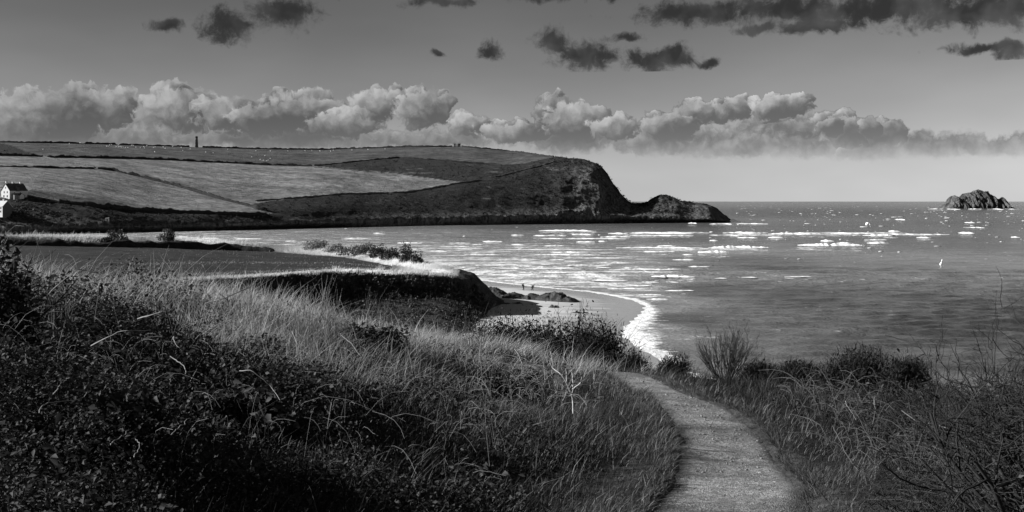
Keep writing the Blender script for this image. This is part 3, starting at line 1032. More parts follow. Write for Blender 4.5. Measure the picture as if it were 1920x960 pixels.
G += [(0, 0, 22.3), (0, -6, 22.7), (1, 4, 21.95), (2.6, 4, 22.0), (-1.4, 0, 22.6), (-3, 0, 22.9), (4, 0, 22.2), (-6, 2, 23.3), (-12, 8, 23.9), (-10, 20, 22.3), (-20, 20, 22.6),
      (-30, 10, 24.6), (-30, -10, 25), (10, -8, 21.5), (-10, -8, 24),
      (6, 31, 17.0), (12, 25, 16.6), (11, 13, 19.0), (20, 8, 15.5), (20, 30, 9), (5, 45, 9.5), (0.5, 30, 19.5), (-1, 45, 14.5), (-10, 40, 18.0), (-20, 40, 19), (-32, 40, 20),
      (-10, 72, 8), (20, 72, 1.0), (2, 72, 4.5), (-40, 72, 12), (40, 20, 9), (40, 72, 0), (40, -8, 12), (20, -8, 18), (-40, 20, 24)]
tps = TPS(G, 2e-3)

PATH_L = np.array([P(*q)[:2] for q in [(1215, 960, 9.0), (1256, 900, 10.1), (1270, 850, 11.3), (1264, 800, 12.7), (1218, 740, 15), (1150, 702, 18)]])
PATH_R = np.array([P(*q)[:2] for q in [(1505, 960, 9.3), (1492, 900, 10.3), (1460, 850, 11.5), (1425, 805, 12.9), (1330, 748, 15), (1240, 712, 17.5)]])
PATH_L = np.vstack([[-0.45, -5], [-0.4, 0], [0.15, 4], [0.72, 7.0], PATH_L, [1.0, 21.0], [-0.2, 24.5]])
PATH_R = np.vstack([[0.9, -5], [0.9, 0], [1.45, 4], [1.95, 7.0], PATH_R, [1.75, 21.2], [0.6, 25.2]])
PATH_C = (PATH_L + PATH_R) / 2
tt = np.arange(len(PATH_C))
ti = np.linspace(0, len(PATH_C) - 1, 260)
cl = np.stack([pchip(tt, PATH_L[:, k], ti) for k in (0, 1)], 1)
cr = np.stack([pchip(tt, PATH_R[:, k], ti) for k in (0, 1)], 1)
cc = (cl + cr) / 2
hwid = np.linalg.norm(cr - cl, axis=1) / 2


def path_dist(x, y):
    """distance from the path centre line, as a share of its half width"""
    x = np.asarray(x, float); y = np.asarray(y, float); sh = x.shape
    xf, yf = x.ravel(), y.ravel()
    out = np.full(len(xf), 9.0)
    k = np.where((np.abs(xf - 1) < 6) & (yf < 32))[0]
    s = cc[::3]; hw = hwid[::3]
    for i in range(0, len(k), 20000):
        kk = k[i:i + 20000]
        d2 = (xf[kk, None] - s[None, :, 0]) ** 2 + (yf[kk, None] - s[None, :, 1]) ** 2
        j = d2.argmin(1)
        out[kk] = np.sqrt(d2[np.arange(len(kk)), j]) / hw[j]
    return out.reshape(sh)


def hz(x, y):
    x = np.asarray(x, float); y = np.asarray(y, float)
    z = tps(x, y)
    pd = path_dist(x, y)
    off = sstep(1.05, 2.2, pd)
    z = z + off * (0.10 * fbm(x / 1.3, y / 1.3, octv=4, seed=91) + 0.16 * fbm(x / 4, y / 4, octv=2, seed=95))
    # small eroded lips beside the path, the path itself is worn in
    lip = np.exp(-((pd - 1.32 - 0.05 * fbm(x / 0.6, y / 0.6, octv=2, seed=12)) / 0.17) ** 2)
    z = z + 0.026 * lip * (1 + 0.8 * fbm(x / 0.35, y / 0.35, octv=3, seed=13)) - 0.05 * sstep(1.0, 0.8, pd)
    return z


gx1 = np.concatenate([np.arange(-40, -10, 0.6), np.arange(-10, 8, 0.13), np.arange(8, 40.1, 0.6)])
gy1 = np.concatenate([np.arange(-8, 2, 0.5), np.arange(2, 26, 0.13), np.arange(26, 74, 0.6)])
gx, gy = np.meshgrid(gx1, gy1, indexing='xy')
gz = hz(gx, gy)
gz = np.where(gy > 40, np.maximum(gz, -1.0), gz)
pdv = path_dist(gx, gy)
m_hill, N, out = new_mat('hillside_soil')
p = wpos(N)
sl = attr(N, 'soil')
fine = N.noise(p, 9.0, 7.0, 0.7, dim='3D')
clod = N.noise(p, 2.2, 5.0, 0.6, dim='3D')
c = N.mixf(sl, N.mapr(fine, 0.3, 0.7, 0.012, 0.035), N.mapr(fine, 0.3, 0.7, 0.02, 0.10))
c = N.m('MULTIPLY', c, N.mapr(clod, 0.3, 0.7, 0.7, 1.3))
principled(N, out, c, 0.95, 0.1, bump(N, N.m('ADD', fine, clod), 0.8, 0.12))
hill = mesh_np('hillside', np.stack([gx, gy, gz], -1), grid_faces(*gx.shape), m_hill, smooth=True,
               attrs={'soil': sstep(2.1, 1.1, pdv)})
tag(hill, 'steep grassy hillside falling from the left to the footpath and the cliff edge', 'hillside', kind='structure')

# ------------------------------------------------------------------ the path
nc = 25
s_ = np.linspace(-1.0, 1.0, nc)
ti2 = np.linspace(0, len(PATH_C) - 1, 900)
l2 = np.stack([pchip(tt, PATH_L[:, k], ti2) for k in (0, 1)], 1)
r2 = np.stack([pchip(tt, PATH_R[:, k], ti2) for k in (0, 1)], 1)
pxy = l2[:, None, :] * (0.5 - 0.5 * s_)[None, :, None] + r2[:, None, :] * (0.5 + 0.5 * s_)[None, :, None]
pz = tps(pxy[..., 0], pxy[..., 1])
ax, ay = pxy[..., 0], pxy[..., 1]
pz = pz + 0.014 * fbm(ax / 0.22, ay / 0.2, octv=4, seed=33) + 0.022 * fbm(ax / 1.1, ay / 0.45, octv=2, seed=34) - 0.012
pz = pz - 0.034 * (np.abs(s_)[None, :] ** 8)          # the edges dip under the turf
m_path, N, out = new_mat('gravel_path')
p = wpos(N)
e = attr(N, 'edge')
st = N.voro(p, 60.0, 'F1', dim='3D')
st2 = N.voro(p, 150.0, 'F1', dim='3D')
stc = N.n.new('ShaderNodeTexVoronoi'); stc.inputs['Scale'].default_value = 60.0
N.l.new(p, stc.inputs['Vector'])
gcol = N.sep(stc.outputs['Color'])[0]
ns = N.noise(N.vm('MULTIPLY', p, (0.6, 1.6, 1.0)), 2.4, 6.0, 0.65, dim='3D')
big = N.noise(N.vm('MULTIPLY', p, (0.5, 1.4, 1.0)), 0.8, 4.0, 0.6, dim='3D')
c = N.m('MULTIPLY', N.mapr(gcol, 0.0, 1.0, 0.08, 0.32), N.mapr(ns, 0.32, 0.68, 0.55, 1.4))
c = N.m('MULTIPLY', c, N.mapr(big, 0.35, 0.65, 0.62, 1.25))
edge_dark = N.mapr(N.m('ADD', e, N.m('MULTIPLY', N.m('SUBTRACT', ns, 0.5), 0.9)), 0.62, 1.08, 0.0, 1.0, True)  # colour darkens towards both edges, broken up by noise
c = N.mixf(edge_dark, c, N.m('MULTIPLY', N.mapr(ns, 0.3, 0.7, 0.03, 0.07), 1.0))
hgt = N.m('ADD', N.m('MULTIPLY', st, 0.5), N.m('MULTIPLY', st2, 0.25))
principled(N, out, c, 0.85, 0.25, bump(N, N.m('ADD', hgt, N.m('MULTIPLY', ns, 1.6)), 0.8, 0.022))
edge_at = np.repeat(np.abs(s_)[None, :], len(ti2), 0)
path = mesh_np('path', np.stack([ax, ay, pz], -1), grid_faces(len(ti2), nc), m_path, smooth=True, attrs={'edge': edge_at})
tag(path, 'worn gravel footpath curving away between the banks', 'path', kind='structure')

# loose stones on the path: nobody could count them
ico = bmesh.new()
bmesh.ops.create_icosphere(ico, subdivisions=1, radius=1.0)
ICO_V = np.array([v.co[:] for v in ico.verts]); ICO_F = np.array([[v.index for v in f.verts] for f in ico.faces])
ico.free()
ico = bmesh.new()
bmesh.ops.create_icosphere(ico, subdivisions=2, radius=1.0)
ICO2_V = np.array([v.co[:] for v in ico.verts]); ICO2_F = np.array([[v.index for v in f.verts] for f in ico.faces])
ico.free()


def lumps(cent, size, squash=0.6, jit=0.35, seed=1, fine=False, r=None):
    """many small uneven lumps; cent (n,3), size (n,)"""
    r = np.random.default_rng(seed)
    V0, F0 = (ICO2_V, ICO2_F) if fine else (ICO_V, ICO_F)
    n = len(cent)
    v = np.repeat(V0[None], n, 0) * (1 + r.uniform(-jit, jit, (n, len(V0), 1)))
    a = r.uniform(0, 6.28, n)
    ca, sa = np.cos(a)[:, None], np.sin(a)[:, None]
    st = r.uniform(0.7, 1.4, (n, 1))
    x, y, z = v[..., 0] * st, v[..., 1] / st, v[..., 2] * squash
    v = np.stack([x * ca - y * sa, x * sa + y * ca, z], -1) * np.asarray(size)[:, None, None] + cent[:, None, :]
    f = F0[None] + (np.arange(n) * len(V0))[:, None, None]
    return v.reshape(-1, 3), f.reshape(-1, 3)


n = 2600
k = rng.uniform(0, 1, n) ** 0.7
yy = 7.0 + 13.0 * rng.uniform(0, 1, n)
i_ = np.clip(np.searchsorted(cc[:, 1], yy), 1, len(cc) - 1)
off = np.clip(rng.normal(0, 0.55, n), -1.25, 1.25)
xx = cc[i_, 0] + off * hwid[i_]
size = rng.gamma(1.6, 0.0024, n) + 0.003
zz = tps(xx, yy) - 0.012 - 0.06 * np.abs(off) ** 8
pv, pf = lumps(np.stack([xx, yy, zz + size * 0.2], 1), size, 0.6, 0.3, 3)
m_stone = simple_mat('path_stone', 0.19, 0.5, 25.0, 0.9, 0.1)
tag(mesh_np('loose_gravel', pv, pf, m_stone), 'loose stones scattered on the footpath', 'gravel', kind='stuff')

# ================================================================== PLANT BUILDERS
def blades(base, h, w, lean, curl=0.35, segs=3, seed=0, tone=None):
    """grass blades as bent ribbons. base (n,3), h (n,), w (n,), lean (n,2) horizontal drift of the tip in units of h"""
    r = np.random.default_rng(seed)
    n = len(base)
    a = r.uniform(0, math.pi, n)
    side = np.stack([np.cos(a), np.sin(a), np.zeros(n)], 1)
    t = np.linspace(0, 1, segs + 1)
    V = np.empty((n, segs + 1, 2, 3))
    for i, s in enumerate(t):
        c_ = np.empty((n, 3))
        c_[:, 0] = base[:, 0] + lean[:, 0] * h * s ** 1.7
        c_[:, 1] = base[:, 1] + lean[:, 1] * h * s ** 1.7
        ll = np.hypot(lean[:, 0], lean[:, 1])
        c_[:, 2] = base[:, 2] + h * (s - curl * ll * s * s * 0.6)
        ww = (w * (1 - 0.85 * s ** 1.5))[:, None]
        V[:, i, 0] = c_ - side * ww / 2
        V[:, i, 1] = c_ + side * ww / 2
    b = np.arange(n)[:, None] * (segs + 1) * 2 + np.arange(segs)[None, :] * 2
    f = np.stack([b, b + 1, b + 3, b + 2], -1).reshape(-1, 4)
    tn_ = r.uniform(0, 1, n) if tone is None else tone
    return V.reshape(-1, 3), f, np.repeat(tn_, (segs + 1) * 2)


def leaf_cloud(cent, size, seed=0, up=0.5, tone=None, long=1.25):
    """single leaves: a folded four-cornered blade each"""
    r = np.random.default_rng(seed)
    n = len(cent)
    nrm = r.normal(0, 1, (n, 3)); nrm[:, 2] = np.abs(nrm[:, 2]) + up
    nrm /= np.linalg.norm(nrm, axis=1)[:, None]
    t = r.normal(0, 1, (n, 3))
    t -= (t * nrm).sum(1)[:, None] * nrm
    t /= np.linalg.norm(t, axis=1)[:, None]
    b = np.cross(nrm, t)
    s = np.asarray(size)[:, None]
    V = np.empty((n, 4, 3))
    V[:, 0] = cent - t * s * 0.5 * long
    V[:, 1] = cent + b * s * 0.42 + nrm * s * 0.16 - t * s * 0.1
    V[:, 2] = cent + t * s * 0.62 * long - nrm * s * 0.12
    V[:, 3] = cent - b * s * 0.42 + nrm * s * 0.16 - t * s * 0.1
    k = np.arange(n)[:, None] * 4
    f = np.concatenate([k + np.array([[0, 1, 2]]), k + np.array([[0, 2, 3]])], 0)      # folded along the midrib
    tn_ = r.uniform(0, 1, n) if tone is None else tone
    return V.reshape(-1, 3), f, np.repeat(tn_, 4)


def tubes(pl, rad, sides=3):
    """pl (n,m,3) polylines, rad (n,m) radii -> one mesh"""
    pl = np.asarray(pl, float); rad = np.asarray(rad, float)
    n, m, _ = pl.shape
    tg = np.gradient(pl, axis=1)
    tg /= np.linalg.norm(tg, axis=2)[..., None] + 1e-9
    ref = np.where(np.abs(tg[..., 2:3]) > 0.9, np.array([1.0, 0, 0]), np.array([0, 0, 1.0]))
    u = np.cross(tg, ref); u /= np.linalg.norm(u, axis=2)[..., None] + 1e-9
    v = np.cross(tg, u)
    a = np.arange(sides) * 2 * math.pi / sides
    V = pl[:, :, None, :] + rad[:, :, None, None] * (np.cos(a)[None, None, :, None] * u[:, :, None, :] + np.sin(a)[None, None, :, None] * v[:, :, None, :])
    i = np.arange(n)[:, None, None] * m * sides + np.arange(m - 1)[None, :, None] * sides
    k = np.arange(sides)[None, None, :]; k2 = (k + 1) % sides
    f = np.stack([i + k, i + k2, i + k2 + sides, i + k + sides], -1).reshape(-1, 4)
    return V.reshape(-1, 3), f


def join_np(parts):
    vs_, fs_, ts_ = [], [], []
    b = 0
    for pt in parts:
        vs_.append(pt[0]); fs_.append(pt[1] + b); b += len(pt[0])
        if len(pt) > 2: ts_.append(pt[2])
    return np.concatenate(vs_), np.concatenate(fs_), (np.concatenate(ts_) if ts_ else None)


def branch(start, direc, length, radius, depth, r, kids=(3, 5), spread=0.6, wig=0.12, up=0.15, shrink=0.62, m=6, out=None, tmin=0.25, rmin=0.0022):
    """recursive twig skeleton; out collects (depth, points, radii)"""
    pts = [np.array(start, float)]
    d = np.array(direc, float); d /= np.linalg.norm(d)
    for i in range(m - 1):
        d = d + r.normal(0, wig, 3) + np.array([0, 0, up * 0.25])
        d /= np.linalg.norm(d)
        pts.append(pts[-1] + d * length / (m - 1))
    pts = np.array(pts)
    out.append((depth, pts, np.linspace(radius, radius * 0.45, m)))
    if depth <= 0:
        return
    nk = r.integers(kids[0], kids[1] + 1)
    for q_ in range(nk):
        t = r.uniform(tmin, 1.0)
        i = min(int(t * (m - 1)), m - 2); fr = t * (m - 1) - i
        s = pts[i] * (1 - fr) + pts[i + 1] * fr
        base_d = pts[i + 1] - pts[i]; base_d /= np.linalg.norm(base_d)
        nd = base_d + r.normal(0, spread, 3)
        branch(s, nd, length * shrink * r.uniform(0.7, 1.25), max(radius * (1 - 0.5 * t) * 0.62, rmin), depth - 1, r, kids, spread, wig, up, shrink, m, out, tmin, rmin)


def twig_meshes(out, sides=3):
    """split a skeleton into thick stems and thin twigs"""
    mx = max(o[0] for o in out)
    a = [o for o in out if o[0] >= mx]; b = [o for o in out if o[0] < mx]
    A_ = tubes(np.array([o[1] for o in a]), np.array([o[2] for o in a]), 5)
    B_ = tubes(np.array([o[1] for o in b]), np.array([o[2] for o in b]), sides) if b else None
    return A_, B_


def scatter(n, r0, r1, a0, a1, seed):
    """points on the hillside, spread evenly over direction and log distance from the viewpoint"""
    r = np.random.default_rng(seed)
    d = np.exp(r.uniform(math.log(r0), math.log(r1), n))
    u = r.uniform((a0 - 960) / F, (a1 - 960) / F, n)
    x, y = u * d, d
    return x, y


m_dry = leaf_mat('dry_grass', 0.10, 0.52, 0.35)
m_dark = leaf_mat('bank_grass', 0.014, 0.22, 0.3)
m_leaf = leaf_mat('bramble_leaf', 0.012, 0.10, 0.2, 0.65, 0.1)
m_dull = leaf_mat('heath_grass', 0.008, 0.07, 0.3)
m_twig = simple_mat('dark_bark', 0.032, 0.4, 30.0, 0.9, 0.1)
m_grey_twig = simple_mat('grey_bark', 0.10, 0.4, 30.0, 0.9, 0.1)
m_pale_twig = simple_mat('pale_bark', 0.45, 0.3, 30.0, 0.8, 0.1)
m_cane = simple_mat('pale_cane', 0.20, 0.4, 12.0, 0.8, 0.15)
m_gorse = leaf_mat('gorse_spines', 0.010, 0.055, 0.1, 0.7, 0.1)


def clump_noise(x, y, s, seed):
    return 0.5 + 0.5 * fbm(x / s, y / s, octv=3, seed=seed)


def keep(prob, seed):
    return np.random.default_rng(seed).uniform(0, 1, len(prob)) < prob


# ---- pale dry grass along the crest of the bank
x, y = scatter(150000, 6.5, 34, -60, 1260, 101)
z = hz(x, y); ppx, ppy = proj(np.stack([x, y, z], 1))
cn = clump_noise(x, y, 1.1, 5)
w_ = (0.38 * sstep(620, 560, ppy) + (1 - 0.38 * sstep(620, 560, ppy)) * sstep(250, 520, ppx)) * sstep(770 - 0.05 * (ppx - 600), 650 - 0.02 * (ppx - 600), ppy) * sstep(1.5, 1.9, path_dist(x, y))
w_ *= sstep(0.36, 0.62, cn + 0.16 * sstep(700, 620, ppy)) * sstep(1245, 1160, ppx)
kk = keep(np.clip(w_, 0, 1), 1)
x, y, z, cn, ppx, ppy = (a[kk] for a in (x, y, z, cn, ppx, ppy))
n = len(x)
d = np.hypot(x, y)
h = rng.gamma(6, 0.055, n) * (0.6 + 0.7 * cn)
lean = np.stack([rng.normal(0.2, 0.4, n) + 1.1 * fbm(x / 0.55, y / 0.9, octv=2, seed=301), rng.normal(-0.05, 0.35, n) + 0.8 * fbm(x / 0.55, y / 0.9, octv=2, seed=311)], 1)
tn_ = np.clip(rng.beta(2, 2, n) * 0.8 + 0.35 * (cn - 0.4) + 0.25 * sstep(720, 620, ppy) - 0.1, 0, 1)
V, f_, t_ = blades(np.stack([x, y, z - 0.03], 1), h, np.maximum(0.004, 0.00055 * d) * rng.uniform(0.7, 1.4, n), lean, seed=2, tone=tn_)
tag(mesh_np('dry_grass', V, f_, m_dry, attrs={'tone': t_}), 'pale dry grass on the crest of the near bank', 'grass', kind='stuff')
print('dry', n)

# ---- low darker turf and herbs over the whole bank down to the path
x, y = scatter(205000, 3.6, 30, 150, 1640, 102)
z = hz(x, y); ppx, ppy = proj(np.stack([x, y, z], 1))
pd_ = path_dist(x, y)
cn = clump_noise(x, y, 0.8, 8)
w_ = sstep(0.98, 1.3, pd_ + 0.5 * (cn - 0.5)) * np.where(x < cc[np.clip(np.searchsorted(cc[:, 1], y), 0, len(cc) - 1), 0], 1, sstep(3.2, 1.8, pd_) * 0.9)
w_ *= 0.12 + 0.88 * sstep(420, 950, ppx)
kk = keep(np.clip(w_, 0, 1) * (0.35 + 0.65 * cn), 2)
x, y, z, cn, ppx, pd_ = (a[kk] for a in (x, y, z, cn, ppx, pd_))
n = len(x); d = np.hypot(x, y)
h = rng.gamma(4, 0.03, n) * (0.4 + 1.2 * cn) * (0.6 + 0.4 * sstep(1.3, 2.6, pd_))
lean = np.stack([rng.normal(0.35, 0.35, n), rng.normal(-0.15, 0.35, n)], 1)
V, f_, t_ = blades(np.stack([x, y, z - 0.02], 1), h, np.maximum(0.006, 0.0007 * d) * rng.uniform(0.6, 1.4, n), lean, segs=2, seed=3,
                   tone=np.clip(rng.beta(1.0, 3.2, n) + 0.4 * (cn - 0.5), 0, 1))
tag(mesh_np('bank_turf', V, f_, m_dark, attrs={'tone': t_}), 'short dark turf on the bank left of the footpath', 'grass', kind='stuff')
print('turf', n)

# ---- bramble and ivy leaves on the shaded bank
x, y = scatter(240000, 3.4, 22, -160, 1180, 103)
z = hz(x, y); ppx, ppy = proj(np.stack([x, y, z], 1))
cn = clump_noise(x, y, 0.9, 14)
w_ = sstep(1180, 420, ppx) ** 0.8 * sstep(0.28, 0.6, cn + 0.22 * sstep(500, 100, ppx)) * sstep(1.7, 2.6, path_dist(x, y))
w_ *= 1 - 0.75 * sstep(640, 560, ppy) * (0.45 + 0.55 * sstep(250, 420, ppx))
kk = keep(np.clip(w_, 0, 1), 3)
x, y, z, cn, ppx, ppy = (a[kk] for a in (x, y, z, cn, ppx, ppy))
n = len(x); d = np.hypot(x, y)
lift = rng.beta(1.3, 1.6, n) * (0.10 + 0.45 * sstep(0.4, 0.75, cn)) * (0.7 + 0.5 * sstep(600, 100, ppx))
siz = rng.gamma(9, 0.0028, n) * np.clip(d / 8, 0.72, 1.3)
V, f_, t_ = leaf_cloud(np.stack([x, y, z + lift], 1), siz, 4, 0.6,
                       np.clip(rng.beta(1.3, 3.0, n) + 0.25 * (lift - 0.2), 0, 1))
tag(mesh_np('bramble_leaves', V, f_, m_leaf, attrs={'tone': t_}), 'dark bramble and ivy leaves covering the shaded bank', 'leaves', kind='stuff')
print('leaves', n)

# ---- heath grass and litter right of the path
x, y = scatter(98000, 4.2, 27, 1130, 2150, 104)
z = hz(x, y); ppx, ppy = proj(np.stack([x, y, z], 1))
pd_ = path_dist(x, y)
cn = clump_noise(x, y, 0.7, 24)
right = np.where(x > cc[np.clip(np.searchsorted(cc[:, 1], y), 0, len(cc) - 1), 0], 1, 0)
w_ = sstep(1.2, 2.2, pd_) * right * (0.3 + 0.7 * sstep(0.3, 0.6, cn)) * sstep(1.25, 2.8, pd_ + 0.8 * (cn - .5))
kk = keep(np.clip(w_, 0, 1), 4)
x, y, z, cn, ppx, ppy, pd_ = (a[kk] for a in (x, y, z, cn, ppx, ppy, pd_))
n = len(x); d = np.hypot(x, y)
h = rng.gamma(5, 0.032, n) * (0.5 + 0.8 * cn) * (0.18 + 0.82 * sstep(1.4, 3.4, pd_))
lean = np.stack([rng.normal(0.1, 0.4, n) + 1.0 * fbm(x / 0.5, y / 0.8, octv=2, seed=321), rng.normal(-0.05, 0.4, n) + 0.8 * fbm(x / 0.5, y / 0.8, octv=2, seed=331)], 1)
V, f_, t_ = blades(np.stack([x, y, z - 0.02], 1), h, np.maximum(0.0036, 0.0005 * d) * rng.uniform(0.7, 1.4, n), lean, segs=2, seed=5,
                   tone=np.clip(rng.beta(1.5, 3.2, n) + 0.5 * sstep(2.6, 1.3, pd_) * cn, 0, 1))
tag(mesh_np('heath_grass', V, f_, m_dull, attrs={'tone': t_}), 'dark heath grass on the slope right of the footpath', 'grass', kind='stuff')
print('heath', n)

x, y = scatter(120000, 4.5, 18, 1440, 2150, 105)
z = hz(x, y); ppx, ppy = proj(np.stack([x, y, z], 1))
cn = clump_noise(x, y, 0.6, 34)
kk = keep((0.25 + 0.75 * sstep(1540, 1850, ppx)) * sstep(0.32, 0.58, cn) * sstep(2.4, 3.6, path_dist(x, y)), 5)
x, y, z, cn, ppx = (a[kk] for a in (x, y, z, cn, ppx))
n = len(x); d = np.hypot(x, y)
lift = rng.beta(1.2, 1.8, n) * (0.12 + 0.5 * sstep(0.4, 0.75, cn))
V, f_, t_ = leaf_cloud(np.stack([x, y, z + lift], 1), rng.gamma(9, 0.0034, n), 14, 0.6, rng.beta(1.2, 4.0, n))
tag(mesh_np('thicket_leaves', V, f_, m_leaf, attrs={'tone': t_}), 'dark small leaves in the thicket on the right slope', 'leaves', kind='stuff')

# grass creeping over the broken edges of the path
r = np.random.default_rng(401)
n = 9000
kx_ = r.integers(0, len(ti2) - 1, n)
kx_ = kx_[(l2[kx_, 1] > 5) & (l2[kx_, 1] < 21)]; n = len(kx_)
lft = r.uniform(0, 1, n) < 0.55
cen2 = (l2[kx_] + r2[kx_]) / 2
e_ = np.where(lft[:, None], l2[kx_], r2[kx_]) - cen2
pn = vnoise(kx_ / 9.0, np.where(lft, 0.0, 50.0), seed=7)
sc_ = 1.03 + 0.10 * pn + np.abs(r.normal(0, 0.12, n))
xy_ = cen2 + e_ * sc_[:, None]
h = r.gamma(4, 0.016, n) * (0.8 + 0.9 * pn * (pn > 0)) + 0.015
inw = -e_ / np.linalg.norm(e_, axis=1)[:, None]
ln = inw * r.normal(0.55, 0.4, n)[:, None] + r.normal(0, 0.4, (n, 2))
V, f_, t_ = blades(np.stack([xy_[:, 0], xy_[:, 1], hz(xy_[:, 0], xy_[:, 1]) - 0.01], 1), h, r.uniform(0.004, 0.009, n), ln, segs=2, seed=8, tone=np.clip(r.beta(1.2, 2.6, n), 0, 1))
tag(mesh_np('path_edge_grass', V, f_, m_dark, attrs={'tone': t_}), 'short grass creeping over the edges of the footpath', 'grass', kind='stuff')

# ================================================================== FAR THINGS
m_stone_w = simple_mat('daymark_stone', 0.10, 0.35, 0.8, 0.95, 0.05, 0.4, 0.3)
m_white = simple_mat('white_render', 0.50, 0.1, 0.6, 0.9, 0.1)
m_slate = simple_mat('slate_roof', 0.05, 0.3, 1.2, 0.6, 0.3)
m_pale_roof = simple_mat('pale_roof', 0.42, 0.15, 1.2, 0.8, 0.2)
m_glass = simple_mat('dark_pane', 0.02, 0.1, 1.0, 0.15, 0.5)
m_greywall = simple_mat('grey_wall', 0.2, 0.2, 1.0, 0.9, 0.1)
m_wool = simple_mat('wool', 0.85, 0.1, 6.0, 0.95, 0.0)
m_face = simple_mat('sheep_face', 0.35, 0.2, 8.0, 0.9, 0.0)
m_hedge = simple_mat('hedge_leaves', 0.028, 0.5, 0.7, 0.95, 0.05, 0.9, 0.8)
m_wall = simple_mat('stone_hedge', 0.09, 0.6, 0.6, 0.95, 0.05, 0.9, 0.8)
m_rock = None
m_foam = simple_mat('sea_foam', 0.88, 0.12, 0.5, 0.9, 0.05, 0.4, 0.4)


def sky_y(px):
    return float(np.interp(px, sorted(HL), [377 - (HL[k][7][1] - EYE) / HL[k][7][0] * F for k in sorted(HL)]))


# ---- daymark tower on the skyline
b = hl_point(368, sky_y(368) + 0.8)
tw = empty('daymark_tower', b)
tag(tw, 'tapering stone daymark tower standing alone on the left skyline', 'tower')
MB().lathe([(2.55, -1.5), (2.45, 0.0), (2.3, 2.5), (2.02, 7.5), (1.8, 11.8)], 24).build('shaft', m_stone_w, tw, True)
MB().lathe([(1.86, 11.8), (1.98, 12.0), (1.98, 13.1), (1.7, 13.4), (1.66, 14.0)], 24).build('coping', m_slate, tw)
for zc, a in ((1.3, -1.57), (5.2, -1.57), (8.6, -1.57)):
    rr = 2.43 - (zc / 11.8) * 0.62
    MB().box(-0.45, 0.45, -rr - 0.03, -rr + 0.3, zc - 0.9, zc + 0.9).build('opening', m_glass, tw)

# ---- lookout hut with masts
b = hl_point(857, sky_y(857) + 0.4) + np.array([0, 0, 1.3])
hu = empty('lookout_hut', b)
tag(hu, 'small pale lookout hut with masts on the crest of the headland', 'hut')
MB().box(-4.2, -1.6, -1.6, 1.6, -1, 2.3).build('wall', m_greywall, hu)
MB().box(-1.55, 1.2, -2.0, 1.8, -1, 2.0).build('wall', m_white, hu)
MB().box(1.25, 4.4, -1.8, 1.6, -1, 2.4).build('wall', m_greywall, hu)
MB().box(-4.5, -1.45, -1.9, 1.9, 2.3, 2.6).build('roof', m_slate, hu)
MB().box(1.1, 4.7, -2.1, 1.9, 2.4, 2.7).build('roof', m_slate, hu)
MB().box(1.7, 3.9, -1.84, -1.7, 1.2, 2.0).build('window', m_glass, hu)
for xm in (-3.6, 2.6):
    mb = MB().box(xm - 0.06, xm + 0.06, -0.06, 0.06, 2.4, 6.5 + 0.5 * xm)
    mb.box(xm - 0.25, xm + 0.25, -0.03, 0.03, 5.2 + 0.3 * xm, 5.26 + 0.3 * xm)
    mb.build('mast', m_greywall, hu)


def gable_house(name, label, loc, rz, L, Wd, He, Hr, wallm, roofm, windows_gable=(), windows_side=(), chimneys=(), over=0.35):
    h_ = empty(name, loc, rz)
    tag(h_, label, 'house')
    w = Wd / 2
    MB().poly([(0, -w, -3), (0, w, -3), (0, w, He), (0, 0, Hr), (0, -w, He), (L, -w, -3), (L, w, -3), (L, w, He), (L, 0, Hr), (L, -w, He)],
              [(0, 4, 3, 2, 1), (5, 6, 7, 8, 9), (0, 5, 9, 4), (1, 2, 7, 6), (4, 9, 8, 3), (3, 8, 7, 2)]).build('wall', wallm, h_)
    k = (Hr - He) / w
    mb = MB()
    for s in (-1, 1):
        a = [(-over, s * (w + over), He - over * k + 0.03), (L + over, s * (w + over), He - over * k + 0.03), (L + over, 0, Hr + 0.03), (-over, 0, Hr + 0.03)]
        b2 = [(q[0], q[1], q[2] + 0.28) for q in a]
        mb.poly(a + b2, [(0, 1, 2, 3), (4, 5, 6, 7), (0, 1, 5, 4), (1, 2, 6, 5), (2, 3, 7, 6), (3, 0, 4, 7)])
    rf = mb.build('roof', roofm, h_)
    for xc, yc, zt in chimneys:
        ch = MB().box(xc - 0.55, xc + 0.55, yc - 0.5, yc + 0.5, Hr - 2.2, zt).box(xc - 0.65, xc + 0.65, yc - 0.6, yc + 0.6, zt, zt + 0.22).build('chimney', wallm, rf)
        for dy in (-0.25, 0.25):
            MB().lathe([(0.16, zt + 0.22), (0.13, zt + 0.8)], 8, xc, yc + dy).build('chimney_pot', m_greywall, rf)
    for yc, zc, ww, hh_ in windows_gable:
        f = MB().box(-0.06, 0.1, yc - ww / 2 - 0.1, yc + ww / 2 + 0.1, zc - hh_ / 2 - 0.1, zc + hh_ / 2 + 0.1).build('window', wallm, h_)
        MB().box(-0.08, -0.065, yc - ww / 2, yc + ww / 2, zc - hh_ / 2, zc + hh_ / 2).build('pane', m_glass, f)
    for xc, zc, ww, hh_ in windows_side:
        f = MB().box(xc - ww / 2 - 0.1, xc + ww / 2 + 0.1, -w - 0.06, -w + 0.1, zc - hh_ / 2 - 0.1, zc + hh_ / 2 + 0.1).build('window', wallm, h_)
        MB().box(xc - ww / 2, xc + ww / 2, -w - 0.08, -w - 0.065, zc - hh_ / 2, zc + hh_ / 2).build('pane', m_glass, f)
    return h_


